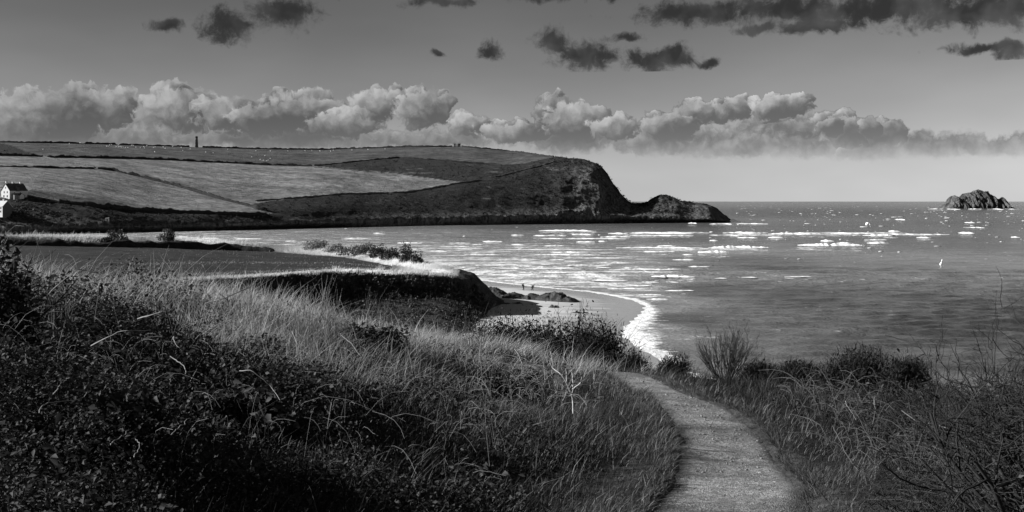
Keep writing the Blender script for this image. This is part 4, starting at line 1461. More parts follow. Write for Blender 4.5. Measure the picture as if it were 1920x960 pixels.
hp = hl_point(8, 371)
fh = gable_house('farmhouse', 'tall white gabled house with dark slate roof and chimneys on the hillside', hp + np.array([1.0, 0, 0]), R(60), 15.0, 10.0, 5.6, 10.8, m_white, m_slate,
                 windows_gable=((-2.2, 4.3, 1.2, 1.5), (1.4, 4.3, 1.2, 1.5), (-0.2, 7.6, 1.0, 1.2), (-2.2, 1.3, 1.3, 1.5), (1.8, 1.3, 1.3, 1.5)),
                 windows_side=((4, 3.6, 1.1, 1.3), (9, 3.6, 1.1, 1.3)), chimneys=((0.8, 0.0, 12.3), (6.4, 0.3, 12.0), (12.6, 0.0, 12.0)))
# lean-to wings of the same house
MB().poly([(1.5, -4.8, -3), (10.5, -4.8, -3), (10.5, -8.6, -3), (1.5, -8.6, -3), (1.5, -4.8, 3.6), (10.5, -4.8, 3.6), (10.5, -8.6, 1.9), (1.5, -8.6, 1.9)],
          [(0, 1, 5, 4), (1, 2, 6, 5), (2, 3, 7, 6), (3, 0, 4, 7), (4, 5, 6, 7)]).build('annexe', m_greywall, fh)
MB().box(5.6, 8.2, -5.6, -3.2, 5.0, 8.2).build('dormer', m_slate, fh)
hp2 = hl_point(2, 401)
gable_house('cottage', 'white cottage with pale roof below the tall gabled house', hp2 + np.array([-5.0, 3.0, 0.6]), R(-26), 13.0, 8.0, 4.9, 8.8, m_white, m_pale_roof,
            windows_gable=(), windows_side=((2.2, 1.2, 1.3, 1.4), (5.0, 1.2, 1.3, 1.4), (8.4, 1.2, 1.3, 1.4), (11.0, 1.2, 1.3, 1.4), (5.6, 3.6, 1.2, 1.2), (8.6, 3.6, 1.2, 1.2), (11.2, 3.6, 1.2, 1.2)),
            chimneys=((4.2, 0, 10.0), (9.5, 0, 10.0)))
MB().poly([(13.02, -3.9, -2.9), (13.02, 3.9, -2.9), (13.02, 3.9, 4.85), (13.02, 0, 8.7), (13.02, -3.9, 4.85), (13.1, -3.9, -2.9), (13.1, 3.9, -2.9), (13.1, 3.9, 4.85), (13.1, 0, 8.7), (13.1, -3.9, 4.85)],  # dark plate added over the right gable, standing in for its shade
          [(0, 4, 3, 2, 1), (5, 6, 7, 8, 9), (0, 5, 9, 4), (1, 2, 7, 6), (4, 9, 8, 3), (3, 8, 7, 2)]).build('gable_shade', m_slate, [o for o in bpy.data.objects if o.name.startswith('cottage')][0])
hp3 = hl_point(34, 371.5)
sh = empty('shed', hp3, R(-30)); tag(sh, 'small shed with white gable beside the tall gabled house', 'shed')
MB().poly([(0, -1.8, -2), (0, 1.8, -2), (0, 1.8, 2.0), (0, 0, 3.6), (0, -1.8, 2.0), (5, -1.8, -2), (5, 1.8, -2), (5, 1.8, 2.0), (5, 0, 3.6), (5, -1.8, 2.0)],
          [(0, 4, 3, 2, 1), (5, 6, 7, 8, 9), (0, 5, 9, 4), (1, 2, 7, 6), (4, 9, 8, 3), (3, 8, 7, 2)]).build('wall', m_white, sh)
MB().poly([(-.2, -2.0, 1.9), (5.2, -2.0, 1.9), (5.2, 0, 3.75), (-.2, 0, 3.75), (-.2, 2.0, 1.9), (5.2, 2.0, 1.9)], [(0, 1, 2, 3), (3, 2, 5, 4)]).build('roof', m_slate, sh)
hp4 = hl_point(203, 413.5)
ht = empty('hut', hp4, R(20)); tag(ht, 'tiny pale hut alone on the dark shore slope', 'hut')
MB().poly([(-1.4, -1.2, -1.5), (1.4, -1.2, -1.5), (1.4, 1.2, -1.5), (-1.4, 1.2, -1.5), (-1.4, -1.2, 1.9), (1.4, -1.2, 2.4), (1.4, 1.2, 2.4), (-1.4, 1.2, 1.9)],
          [(0, 1, 5, 4), (1, 2, 6, 5), (2, 3, 7, 6), (3, 0, 4, 7), (4, 5, 6, 7)]).build('wall', m_white, ht)
MB().box(-0.5, 0.4, -1.24, -1.18, -1.4, 1.2).build('door', m_slate, ht)

# ---- sheep
def sheep_proto():
    s = empty('sheep')
    bm = MB()
    v, f = lumps(np.array([[0, 0, 0.62]]), np.array([0.42]), 0.85, 0.1, 2, True)
    v = v.copy(); v[:, 0] = v[:, 0] * 1.45
    mesh_np('fleece', v, f, m_wool, s, True)
    v, f = lumps(np.array([[0.74, 0, 0.62]]), np.array([0.17]), 0.9, 0.1, 3)
    v[:, 0] += (v[:, 0] - 0.74) * 0.5
    mesh_np('head', v, f, m_face, s, True)
    for lx in (-0.36, 0.36):
        for ly in (-0.15, 0.15):
            MB().box(lx - 0.05, lx + 0.05, ly - 0.05, ly + 0.05, -0.1, 0.4).build('leg', m_face, s)
    return s


SHEEP = [(125, 269), (130, 270), (151, 268.5), (181, 270), (200, 275), (203, 275), (205.5, 273), (209, 272), (216, 271), (218, 275.5), (222, 273), (222.5, 276.5),
         (225.5, 276), (228.5, 276.8), (231.5, 276.8), (235.5, 277.3), (240, 277.5), (247, 273.5), (250, 273.8), (255, 276.8), (258, 272.5), (263, 278), (270, 276), (271, 278.5),
         (275.5, 274), (288, 277.5), (291, 276.5), (290, 285.5), (324, 275.5), (343, 283), (340, 277.5), (386, 286), (427, 281), (472, 295.5), (400, 287.5), (507, 284),
         (497, 292.5), (488, 300), (500, 302.5), (507, 298), (620, 284.5), (660, 282), (625, 282.5), (585, 283), (722, 280), (480, 283.5), (503, 301), (494, 301.5),
         (540, 284), (600, 284), (572, 283.5), (690, 281), (81, 281), (306, 276.5), (310, 279), (357, 280)]
sp = sheep_proto()
for i, (a, b) in enumerate(SHEEP):
    o = sp if i == 0 else copy_tree(sp)
    q_ = hl_point(a, b)
    o.location = q_ + np.array([0, 0, 0.05])
    o.rotation_euler = (0, 0, random.choice((0, math.pi)) + random.uniform(-0.7, 0.7))
    s_k = random.uniform(0.95, 1.2)
    o.scale = (s_k,) * 3
    tag(o, 'white sheep grazing in the top pasture of the headland', 'sheep', 'sheep grazing on the headland')


# ---- hedgerows and stone hedges between the fields
def hedgerow(pts, label, width=2.0, height=2.2, mat=None, gaps=0.0, seed=1, getp=hl_point, stepm=1.6, name='hedgerow', cat='hedge', sink=0.6):
    w = np.array([getp(*q) for q in pts])
    L = np.concatenate([[0], np.cumsum(np.linalg.norm(np.diff(w[:, :2], axis=0), axis=1))])
    # follow the land between the given points
    tps_ = np.linspace(0, L[-1], max(int(L[-1] / stepm), 8))
    pxs_ = np.interp(tps_, L, [q[0] for q in pts]); pys_ = np.interp(tps_, L, [q[1] for q in pts])
    c_ = np.array([getp(a, b) for a, b in zip(pxs_, pys_)])
    tg = np.gradient(c_[:, :2], axis=0); tg /= np.linalg.norm(tg, axis=1)[:, None] + 1e-9
    nrm = np.stack([-tg[:, 1], tg[:, 0]], 1)
    prof = np.array([(-0.5, 0.0), (-0.48, 0.45), (-0.32, 0.85), (0, 1.0), (0.32, 0.85), (0.48, 0.45), (0.5, 0.0)])
    s_arr = np.arange(len(c_)) * stepm
    hn = 1 + 0.55 * fbm(s_arr / 7, s_arr * 0 + seed, octv=4, seed=seed) + 0.35 * fbm(s_arr / 2, s_arr * 0 + seed, octv=2, seed=seed + 3)
    if gaps:
        hn *= np.where(fbm(s_arr / 20, s_arr * 0 + 3.3, octv=2, seed=seed + 9) < -1 + 2 * gaps, 0.25, 1)
    V = np.empty((len(c_), 7, 3))
    for k, (a, b) in enumerate(prof):
        jx = 0.22 * width * fbm(s_arr / 2.2, s_arr * 0 + k * 1.7, octv=3, seed=seed + 40)
        V[:, k, 0] = c_[:, 0] + nrm[:, 0] * (a * width + jx)
        V[:, k, 1] = c_[:, 1] + nrm[:, 1] * (a * width + jx)
        V[:, k, 2] = c_[:, 2] - sink + b * (height * hn + sink) + 0.2 * height * b * fbm(s_arr / 1.6, s_arr * 0 + k * 2.3, octv=2, seed=seed + 60)
    o = mesh_np(name, V, grid_faces(len(c_), 7), mat or m_hedge, smooth=True)
    return tag(o, label, cat, 'hedges between the headland fields')


hedgerow([(q, sky_y(q) + 0.6) for q in (-250, -100, 0, 90, 180, 270, 355)], 'broken dark hedge along the skyline left of the daymark tower', 2.2, 1.9, gaps=0.22, seed=3)
hedgerow([(q, sky_y(q) + 0.6) for q in (380, 450, 520, 600, 680, 760, 848)], 'dark hedge along the skyline between the daymark tower and lookout hut', 2.2, 1.9, gaps=0.12, seed=5)
hedgerow([(q, sky_y(q) + 0.6) for q in (866, 910, 950, 990, 1038)], 'low dark hedge on the skyline right of the lookout hut', 2.0, 1.7, seed=7)
hedgerow([(-200, 291.5), (-50, 291.5), (40, 292.5), (80, 294)], 'thick dark hedge on the left below the rocky knoll', 3.0, 2.6, seed=9)
hedgerow([(90, 295), (160, 296), (240, 297.5), (330, 301), (420, 305.5), (500, 309.5), (585, 312)], 'long dark hedge between the top pasture and the bright field', 3.0, 2.3, seed=11)
hedgerow([(82, 295), (115, 302.5), (150, 309), (178, 315)], 'short stony hedge dropping from the knoll to the field corner', 2.2, 1.4, m_wall, seed=13, name='stone_hedge')
hedgerow([(184, 316.5), (215, 321), (270, 333.5), (330, 348.5), (400, 370), (450, 382.5), (500, 395)], 'long dark hedge slanting down between the two bright fields', 3.0, 2.4, seed=15)
hedgerow([(-200, 310), (-50, 311.5), (60, 314), (120, 315.5), (176, 316.5)], 'thin dark hedge above the bright field on the left', 2.0, 1.5, seed=17)
hedgerow([(112, 380), (180, 387), (260, 394), (340, 398.5), (420, 401.5), (500, 403)], 'dark hedge along the foot of the lower bright field', 3.0, 2.4, seed=19)
hedgerow([(590, 311), (640, 306.5), (700, 300), (748, 296), (800, 299), (870, 304.5), (940, 310)], 'low dark hedge between the top pasture and the dark scrub', 2.2, 1.4, seed=21)
hedgerow([(480, 377), (560, 371.5), (640, 364), (700, 363), (760, 361), (795, 356), (850, 345.5), (900, 338)], 'pale stony hedge along the foot of the wide bright field', 2.4, 1.3, m_wall, seed=23, name='stone_hedge')
hedgerow([(590, 314.5), (640, 318), (700, 322), (715, 324)], 'pale stony hedge at the right corner of the bright field', 1.8, 1.0, m_wall, seed=25, name='stone_hedge')
hedgerow([(930, 332), (960, 325), (985, 318), (1010, 312), (1040, 303)], 'thin stony hedge climbing to the cliff top', 1.8, 1.0, m_wall, seed=27, name='stone_hedge')

# ---- scrub on the slopes of the headland: gorse and bracken that reads as one mass
r = np.random.default_rng(77)
vm, um = np.where((is_scrub > 0) & (HROW > 0.9) & (HROW < 6.9) & (HCOL < 1300))
sel = r.choice(len(vm), 2600, replace=False)
cen = hg[vm[sel], um[sel]] + np.stack([r.uniform(-2, 2, 2600), r.uniform(-2, 2, 2600), np.zeros(2600)], 1)


def leaf_clumps(cen, rad, per, leaf, seed, tone_a=1.2, tone_b=3.5):
    rr_ = np.random.default_rng(seed)
    kq = np.repeat(np.arange(len(cen)), per)
    dq = rr_.normal(0, 1, (len(kq), 3)); dq /= np.linalg.norm(dq, axis=1)[:, None]; dq[:, 2] = np.abs(dq[:, 2]) * 0.7
    return leaf_cloud(cen[kq] + dq * rad[kq][:, None] * rr_.uniform(0.4, 1, (len(kq), 1)), rr_.uniform(0.6, 1.3, len(kq)) * leaf, seed, 0.3, rr_.beta(tone_a, tone_b, len(kq)))


m_scrub = leaf_mat('scrub_leaf', 0.012, 0.075, 0.15, 0.9, 0.05)
sv, sf, st_ = leaf_clumps(cen, r.gamma(3, 0.36, 2600) + 0.25, 11, 0.75, 8)
tag(mesh_np('headland_scrub', sv, sf, m_scrub, attrs={'tone': st_}), 'dark gorse and bracken over the headland slopes', 'scrub', kind='stuff')
# bushes by the houses
r = np.random.default_rng(79)
spots = [(r.uniform(-60, 135), r.uniform(373, 432)) for _ in range(300)]
cen = np.array([hl_point(*q) for q in spots])
sv, sf, st_ = leaf_clumps(cen, r.gamma(3, 0.4, len(cen)) + 0.4, 30, 0.55, 12, 1.0, 2.4)
tag(mesh_np('garden_scrub', sv, sf, leaf_mat('garden_bush', 0.015, 0.24, 0.2, 0.9, 0.05), attrs={'tone': st_}), 'tangled bushes on the slope round the houses', 'scrub', kind='stuff')

# ---- rocks
m_rock, N, out = new_mat('shore_rock')
p = wpos(N)
st1 = N.noise(N.vm('MULTIPLY', p, (0.6, 0.6, 1.6)), 0.9, 7.0, 0.7, 1.0, dim='3D')
principled(N, out, N.mapr(st1, 0.4, 0.7, 0.018, 0.085), 0.8, 0.25, bump(N, st1, 0.9, 0.35))
m_isle, N, out = new_mat('island_rock')
p = wpos(N)
st1 = N.noise(N.vm('MULTIPLY', p, (1.0, 1.0, 0.5)), 0.06, 8.0, 0.7, 1.2, dim='3D')
principled(N, out, N.mapr(st1, 0.38, 0.7, 0.02, 0.15), 0.95, 0.1, bump(N, st1, 0.9, 4.0))


def ridge_rock(name, label, cat, x0, y0, x1, y1, Wd, prof, mat, seed, nx=60, ny=18, amp=0.35, nl=1.0, group=None, base=-0.4):
    """a craggy ridge from (x0,y0) to (x1,y1); prof: heights along it"""
    u = np.linspace(0, 1, nx); v = np.linspace(-1, 1, ny)
    U, V_ = np.meshgrid(u, v, indexing='ij')
    Hh = np.interp(U, np.linspace(0, 1, len(prof)), prof) if not isinstance(prof, dict) else np.interp(U, list(prof), list(prof.values()))
    cross = np.clip(1 - np.abs(V_) ** 2.2, 0, 1) ** 0.75
    dx_, dy_ = x1 - x0, y1 - y0
    L = math.hypot(dx_, dy_)
    nx_, ny_ = -dy_ / L, dx_ / L
    wv = Wd / 2 * (0.35 + 0.65 * np.clip(np.sin(np.pi * np.clip(U, 0.02, 0.98)), 0, 1) ** 0.6)
    Xr = x0 + dx_ * U + nx_ * V_ * wv; Yr = y0 + dy_ * U + ny_ * V_ * wv
    nz = fbm(Xr / nl, Yr / nl, octv=5, seed=seed, ridged=True) * 0.65 + fbm(Xr / nl / 3, Yr / nl / 3, octv=3, seed=seed + 5) * 0.4
    Zr = base + Hh * cross * (1 + amp * nz * (0.3 + 0.7 * (1 - cross) + 0.25))
    Xr = Xr + 0.25 * amp * nl * fbm(Zr / nl * 2, Yr / nl, octv=3, seed=seed + 8)
    o = mesh_np(name, np.stack([Xr, Yr, Zr], -1), grid_faces(nx, ny), mat, smooth=False)
    return tag(o, label, cat, group)


def xy(px, py, z=0.4):
    q = PZ(px, py, z)
    return q[0], q[1]


ridge_rock('rock_ledge', 'long dark rock ledge running out from the cliff foot across the sand', 'rock', *xy(902, 557), *xy(1088, 567), 8.0, {0: 2.4, .15: 2.6, .25: 1.6, .35: 1.9, .45: 1.3, .55: 2.1, .62: 1.7, .72: 2.4, .8: 2.6, .86: 1.8, .92: 1.6, 1: 0.35}, m_rock, 5, 130, 36, 1.0, 1.5)
ridge_rock('rock_ledge', 'low dark rock shelf at the cliff foot nearest the grassy bank', 'rock', *xy(918, 572), *xy(992, 570), 4.5, [1.2, 1.4, 0.9, 1.0, 0.4], m_rock, 6, 60, 20, 0.9, 1.0)
ridge_rock('beach_rock', 'dark humped rock alone on the pale sand', 'rock', *xy(1025, 577), *xy(1051, 577), 2.2, [0.45, 1.0, 1.5, 1.1, 1.25, 0.45], m_rock, 7, 36, 18, 0.9, 0.7)
ridge_rock('beach_rock', 'flat dark rock slab on the sand nearest the dark bushes', 'rock', *xy(1066, 586.5), *xy(1108, 586.5), 2.0, [0.5, 0.8, 1.0, 0.7, 0.85, 0.45], m_rock, 8, 44, 16, 0.9, 0.7)
ridge_rock('beach_rock', 'tiny dark rock on the sand between the larger rocks', 'rock', *xy(1066, 573), *xy(1074, 573), 0.8, [0.45, 0.7, 0.45], m_rock, 9, 14, 10, 0.4, 0.6)

ISL_D = 3530.0
isl = [(1762, 392), (1766, 391), (1772, 383), (1780, 372.5), (1787, 369), (1794, 369.8), (1800, 370), (1805, 367), (1810, 365), (1816, 363.6), (1822, 362.6), (1828, 358.8), (1834, 358.6), (1840, 360), (1846, 362.4),
       (1851, 361.8), (1857, 365.5), (1862, 369.5), (1867, 373), (1870, 375), (1873, 373.5), (1877, 371), (1880, 370.3), (1882, 372), (1883.5, 384), (1890, 387.5), (1897, 391), (1900, 392)]
ix0 = (1762 - 960) / F * ISL_D; ix1 = (1900 - 960) / F * ISL_D
prof = {(a - 1762) / 138.0: max(EYE - (b - 377) / F * ISL_D, 0) + 2 for a, b in isl}
nx, ny = 170, 60
U, V_ = np.meshgrid(np.linspace(0, 1, nx), np.linspace(-1, 1, ny), indexing='ij')
Hh = np.interp(U, list(prof), list(prof.values()))
shift = 0.35 * fbm(U * 9, U * 0, octv=3, seed=2)
cross = np.clip(1 - np.abs(V_ + 0.25 * shift * (1 - V_ ** 2)) ** 1.6, 0, 1) ** 0.8
Xi = ix0 + (ix1 - ix0) * U; Yi = ISL_D + V_ * 55
gul = fbm(Xi / 16 + (Yi - ISL_D) / 60, Yi / 50, octv=5, seed=44, ridged=True)
Zi = -2 + Hh * cross * (1 + 0.62 * gul * (1 - cross * 0.75) * 1.3) 
Yi = Yi - 14 * fbm(Xi / 11, Zi / 22, octv=4, seed=46, ridged=True) * (1 - cross * 0.7)
Xi = Xi + 3.5 * fbm(Zi / 9, Yi / 20, octv=3, seed=47) * (1 - U) * U * 4
tag(mesh_np('rock_island', np.stack([Xi, Yi, Zi], -1), grid_faces(nx, ny), m_isle), 'craggy humped rock island offshore near the horizon', 'island')

# ---- breaking waves: raised rolls of foam, parts of the sea



def breaker(a, b, py, hp_, seed):
    d = EYE * F / (py - 377)
    n = int(np.clip((b - a) / 2.6, 8, 46))
    u = np.linspace(0, 1, n)
    pxs_ = a + (b - a) * u
    s = pxs_
    bend = 1.2 * fbm(s / 30, s * 0 + seed, octv=3, seed=seed)
    dd_ = EYE * F / (py + bend * 0.6 - 377)
    tp = np.clip(np.sin(np.pi * np.clip(u, 0.015, 0.985)), 0, 1) ** 0.45
    hgt = hp_ / F * d * 0.62 * tp * (0.8 + 0.5 * fbm(s / 5, s * 0 + 2, octv=3, seed=seed + 2) + 0.3 * fbm(s / 1.5, s * 0 + 2, octv=2, seed=seed + 4))
    hgt = np.maximum(hgt, 0.03)
    X_ = (pxs_ - 960) / F * dd_
    V = np.empty((n, 5, 3))
    for k, (oy, oz) in enumerate([(-3.2, -0.12), (-1.5, 0.38), (-0.4, 0.92), (0.5, 1.0), (2.6, -0.15)]):
        jit = 0.35 * fbm(s / 2.2, s * 0 + k, octv=2, seed=seed + 30 + k)
        V[:, k, 0] = X_
        V[:, k, 1] = dd_ + (oy + jit) * hgt * 1.3
        V[:, k, 2] = hgt * (oz + 0.12 * jit)
    return mesh_np('breaking_wave', V, grid_faces(n, 5), m_foam, sea, True)


for i, (a, b, py, hp_) in enumerate(BREAK):
    if py > 460 and b < 1300:          # thin spilling lines over the shallows
        m_, l_ = (a + b) / 2, (b - a) / 2
        a, b, hp_ = m_ - l_ * 1.45, m_ + l_ * 1.45, hp_ * 0.62
    breaker(a, b, py, hp_, seed=100 + i * 7)
# small whitecaps, past counting
r = np.random.default_rng(55)
n = 620
ppy_ = 379.5 + 120 * r.beta(0.75, 2.2, n); ppx_ = np.where(r.uniform(0, 1, n) < 0.75, r.uniform(1330, 1980, n), r.uniform(560, 1980, n))
d = EYE * F / (ppy_ - 377)
okk = (d < 6000) & ~((ppx_ < 1380) & (ppy_ < 424))
ppx_, d = ppx_[okk], d[okk]
cen = np.stack([(ppx_ - 960) / F * d, d, np.full(len(d), 0.05)], 1)
sz_ = np.clip(r.gamma(1.6, 0.00022, len(d)) * d, 0.08, 1.5)
V, f_ = lumps(np.zeros((len(d), 3)), np.ones(len(d)), 0.45, 0.3, 9)
V = V.reshape(len(d), -1, 3)
V = V * np.stack([sz_ * r.uniform(1.5, 4.5, len(d)), sz_ * 0.7, sz_ * 0.8], 1)[:, None, :]
V = V + cen[:, None, :]
tag(mesh_np('whitecaps', V.reshape(-1, 3), f_, m_foam, sea, True), None, None, kind='stuff')

# ---- kite and marker buoy
kx = P(1628, 420, 760)
kt = empty('kite', kx, R(20)); tag(kt, 'white crescent power kite low over the grey sea', 'kite')
n = 15
aa = np.linspace(R(-62), R(118), n)
V = np.empty((n, 5, 3))
for i, a in enumerate(aa):
    ch = 1.05 * math.sin(math.pi * (i + 0.6) / (n + 0.2)) ** 0.6
    for k, s in enumerate(np.linspace(-1, 1, 5)):
        rr = 1.75 + 0.12 * (1 - s * s) - 0.1 * s
        V[i, k] = (-math.sin(a - R(28)) * rr * -1 - 0.2, s * ch * 1.1, math.cos(a - R(28)) * rr - 0.8 + 0.35 * s * ch)
mesh_np('canopy', V, grid_faces(n, 5), m_wool, kt, True)
pl = V[:, 0, :].copy()
mesh_np('leading_edge', *tubes(pl[None], np.full((1, n), 0.13), 6), m_greywall, kt, True)
for i in (3, 7, 11):
    mesh_np('strut', *tubes(V[i][None], np.full((1, 5), 0.07), 5), m_slate, kt, True)
bz_ = PZ(1764, 496, 0.0)
bo = empty('marker_buoy', bz_); tag(bo, 'small white tapering marker buoy leaning in the open water', 'buoy')
bo.rotation_euler = (0, R(16), 0)
MB().lathe([(0.3, -0.5), (0.42, -0.1), (0.45, 0.25), (0.36, 0.6), (0.2, 1.05)], 14).build('float', m_wool, bo, True)
MB().lathe([(0.12, 1.05), (0.1, 1.35), (0.19, 1.42), (0.2, 1.85), (0.08, 2.05)], 12).build('topmark', m_wool, bo, True)

# ---- two people on the sand
m_cloth = simple_mat('dark_cloth', 0.015, 0.3, 20, 0.95, 0.05)
m_cloth2 = simple_mat('grey_cloth', 0.05, 0.3, 20, 0.95, 0.05)
m_skin = simple_mat('skin_tone', 0.20, 0.1, 20, 0.7, 0.2)


def skin_mesh(name, verts, edges, radii, mat, parent, root=0):
    me = bpy.data.meshes.new(name)
    me.from_pydata(verts, edges, [])
    me.update()
    o = bpy.data.objects.new(name, me)
    col.objects.link(o)
    o.parent = parent
    md = o.modifiers.new('skin', 'SKIN')
    lay = me.skin_vertices[0] if me.skin_vertices else None
    if lay is None:
        bpy.context.view_layer.objects.active = o
        me.attributes
    if me.skin_vertices:
        for i, rr in enumerate(radii):
            d_ = me.skin_vertices[0].data[i]
            d_.radius = (rr, rr) if not isinstance(rr, tuple) else rr
            d_.use_root = (i == root)
    sb = o.modifiers.new('smooth', 'SUBSURF'); sb.levels = 1; sb.render_levels = 1
    me.materials.append(mat)
    return o


def person(name, label, loc, rz, lean, stride, pack, trousers):
    t = empty(name, loc, rz, 1.12)
    tag(t, label, 'person')
    L = lean
    hip = Vector((0, 0, 0.92)); ch = Vector((0.42 * math.sin(L), 0, 0.92 + 0.42 * math.cos(L))); nk = ch + Vector((0.1 * math.sin(L * 1.3), 0, 0.12 * math.cos(L)))
    hd = nk + Vector((0.07 + 0.12 * math.sin(L), 0, 0.15 * math.cos(L * 0.7))); tp = hd + Vector((0.02, 0, 0.12))
    v = [hip, ch, nk, hd, tp]; e = [(0, 1), (1, 2), (2, 3), (3, 4)]; rad = [0.14, 0.17, 0.06, 0.105, 0.075]
    for s in (-1, 1):
        b = len(v)
        st = stride * s
        v += [Vector((0.02, 0.1 * s, 0.86)), Vector((0.10 + st * 0.5, 0.1 * s, 0.48)), Vector((st, 0.1 * s, 0.08)), Vector((st + 0.17, 0.1 * s, 0.05))]
        e += [(0, b), (b, b + 1), (b + 1, b + 2), (b + 2, b + 3)]; rad += [0.1, 0.07, 0.045, 0.04]
        b = len(v)
        sh_ = ch + Vector((0, 0.19 * s, 0.05))
        v += [sh_, sh_ + Vector((0.02 - st * 0.2, 0.05 * s, -0.28)), sh_ + Vector((0.12 - st * 0.35, 0.03 * s, -0.52)), sh_ + Vector((0.17 - st * 0.4, 0.02 * s, -0.62))]
        e += [(1, b), (b, b + 1), (b + 1, b + 2), (b + 2, b + 3)]; rad += [0.075, 0.055, 0.04, 0.03]
    skin_mesh('body', [tuple(q) for q in v], e, rad, m_skin, t)
    # jacket: torso and sleeves, a little wider than the body
    jv = [hip + Vector((0, 0, -0.06)), hip + Vector((0, 0, 0.1)), ch, nk - Vector((0, 0, 0.03))]; je = [(0, 1), (1, 2), (2, 3)]; jr = [0.175, 0.17, 0.2, 0.085]
    for s in (-1, 1):
        st = stride * s
        b = len(jv); sh_ = ch + Vector((0, 0.19 * s, 0.05))
        jv += [sh_, sh_ + Vector((0.02 - st * 0.2, 0.05 * s, -0.28)), sh_ + Vector((0.12 - st * 0.35, 0.03 * s, -0.52))]
        je += [(2, b), (b, b + 1), (b + 1, b + 2)]; jr += [0.1, 0.075, 0.06]
    skin_mesh('jacket', [tuple(q) for q in jv], je, jr, m_cloth, t)
    tv = [hip]; te = []; tr_ = [0.16]
    for s in (-1, 1):
        st = stride * s; b = len(tv)
        tv += [Vector((0.02, 0.1 * s, 0.84)), Vector((0.10 + st * 0.5, 0.1 * s, 0.48)), Vector((st, 0.1 * s, 0.12))]
        te += [(0, b), (b, b + 1), (b + 1, b + 2)]; tr_ += [0.125, 0.09, 0.07]
    skin_mesh('trousers', [tuple(q) for q in tv], te, tr_, trousers, t)
    v_, f_ = lumps(np.array([tuple(hd + Vector((-0.025, 0, 0.04)))]), np.array([0.125]), 0.95, 0.05, 3)
    mesh_np('hair', v_, f_, m_cloth, t, True)
    if pack:
        m_ = ch + Vector((-0.24, 0, -0.08))
        v_, f_ = lumps(np.array([[0, 0, 0.0]]), np.array([0.2]), 1.35, 0.05, 5, True)
        mesh_np('backpack', v_ * np.array([0.75, 0.95, 1.0]) + np.array(tuple(m_)), f_, m_cloth, t, True)
    return t


def sand_z(x, y):
    i = int(np.clip(round((y - 105) / 1.4), 0, bx.shape[0] - 1)); j = int(np.clip(round((x + 75) / 1.4), 0, bx.shape[1] - 1))
    return float(bz[i, j])


a = PZ(981.2, 545, 0.35)
person('person', 'person in dark clothes with a backpack walking upright on the sand', (a[0], a[1], sand_z(a[0], a[1])), R(15), 0.10, 0.16, True, m_cloth)
a = PZ(997.5, 545.6, 0.35)
person('person', 'person in dark jacket and paler trousers stooping forward on the sand', (a[0], a[1], sand_z(a[0], a[1])), R(-20), 0.85, 0.2, False, m_cloth2)

# ================================================================== LOW HEADLAND PLANTS
# pale grass standing on the verges: real blades, past counting
def verge_grass(n, px0, px1, r0, r1, hm, seed, tone=(0.45, 1.0)):
    r = np.random.default_rng(seed)
    a = r.uniform(px0, px1, n); b_ = r.uniform(r0, r1, n)
    q_ = lc_points(a, b_)
    h_ = r.gamma(5, hm / 5, n)
    ln = np.stack([r.normal(0.3, 0.3, n), r.normal(0, 0.3, n)], 1)
    return blades(q_ - np.array([0, 0, 0.05]), h_, r.uniform(0.05, 0.13, n), ln, segs=2, seed=seed, tone=r.uniform(*tone, n))


parts_ = [verge_grass(7000, 505, 850, 4.95, 6.1, 0.55, 1), verge_grass(4500, 300, 850, 2.75, 3.75, 0.42, 2), verge_grass(4000, 735, 860, 3.6, 5.1, 0.42, 3),
          verge_grass(4000, -60, 500, 5.35, 6.2, 0.8, 4, (0.3, 0.95))]
V, f_, t_ = join_np(parts_)
m_verge = leaf_mat('verge_grass', 0.25, 0.72, 0.3)
tag(mesh_np('verge_grass', V, f_, m_verge, attrs={'tone': t_}), 'bright pale grass edging the dark field', 'grass', kind='stuff')
# tussocks that break the lip of the headland
r = np.random.default_rng(23)
nt = 170
ta = r.uniform(330, 850, nt)
tq = lc_points(ta, r.uniform(2.7, 3.5, nt))
kq = np.repeat(np.arange(nt), 26)
th_ = r.gamma(4, 0.13, nt)[kq] * r.uniform(0.6, 1.2, len(kq))
V, f_, t_ = blades(tq[kq] + np.stack([r.normal(0, 0.4, len(kq)), r.normal(0, 0.4, len(kq)), np.full(len(kq), -0.05)], 1), th_, r.uniform(0.06, 0.14, len(kq)),
                   np.stack([r.normal(0.3, 0.6, len(kq)), r.normal(-0.1, 0.6, len(kq))], 1), segs=2, seed=24, tone=np.clip(r.uniform(0.2, 1.1, nt)[kq], 0, 1))
tag(mesh_np('lip_tussocks', V, f_, m_verge, attrs={'tone': t_}), 'uneven pale tussocks along the lip above the shaded cliff', 'grass', kind='stuff')
# sparse pale stubble rows in the dark field
r = np.random.default_rng(17)
a = r.uniform(240, 720, 2600); k = r.integers(0, 3, 2600)
b_ = np.where(k == 0, 4.12 + 0.02 * r.normal(0, 1, 2600), np.where(k == 1, 4.42 + 0.02 * r.normal(0, 1, 2600), r.uniform(4.0, 4.95, 2600)))
q_ = lc_points(a, b_)
V, f_, t_ = blades(q_, r.gamma(4, 0.05, 2600), r.uniform(0.04, 0.09, 2600), np.stack([r.normal(.2, .3, 2600), r.normal(0, .3, 2600)], 1), segs=2, seed=5, tone=r.uniform(0, .5, 2600))
tag(mesh_np('field_stubble', V, f_, m_verge, attrs={'tone': t_}), 'thin pale stubble in the dark field', 'grass', kind='stuff')

hedgerow([(-200, 5.02), (-50, 5.02), (60, 5.02), (150, 5.02), (250, 5.02), (330, 5.02), (420, 5.02), (470, 5.02), (512, 5.02)], 'dark hedge bank along the far edge of the dark field', 2.4, 1.5, seed=33,
         getp=lc_point, stepm=0.8, sink=0.3)


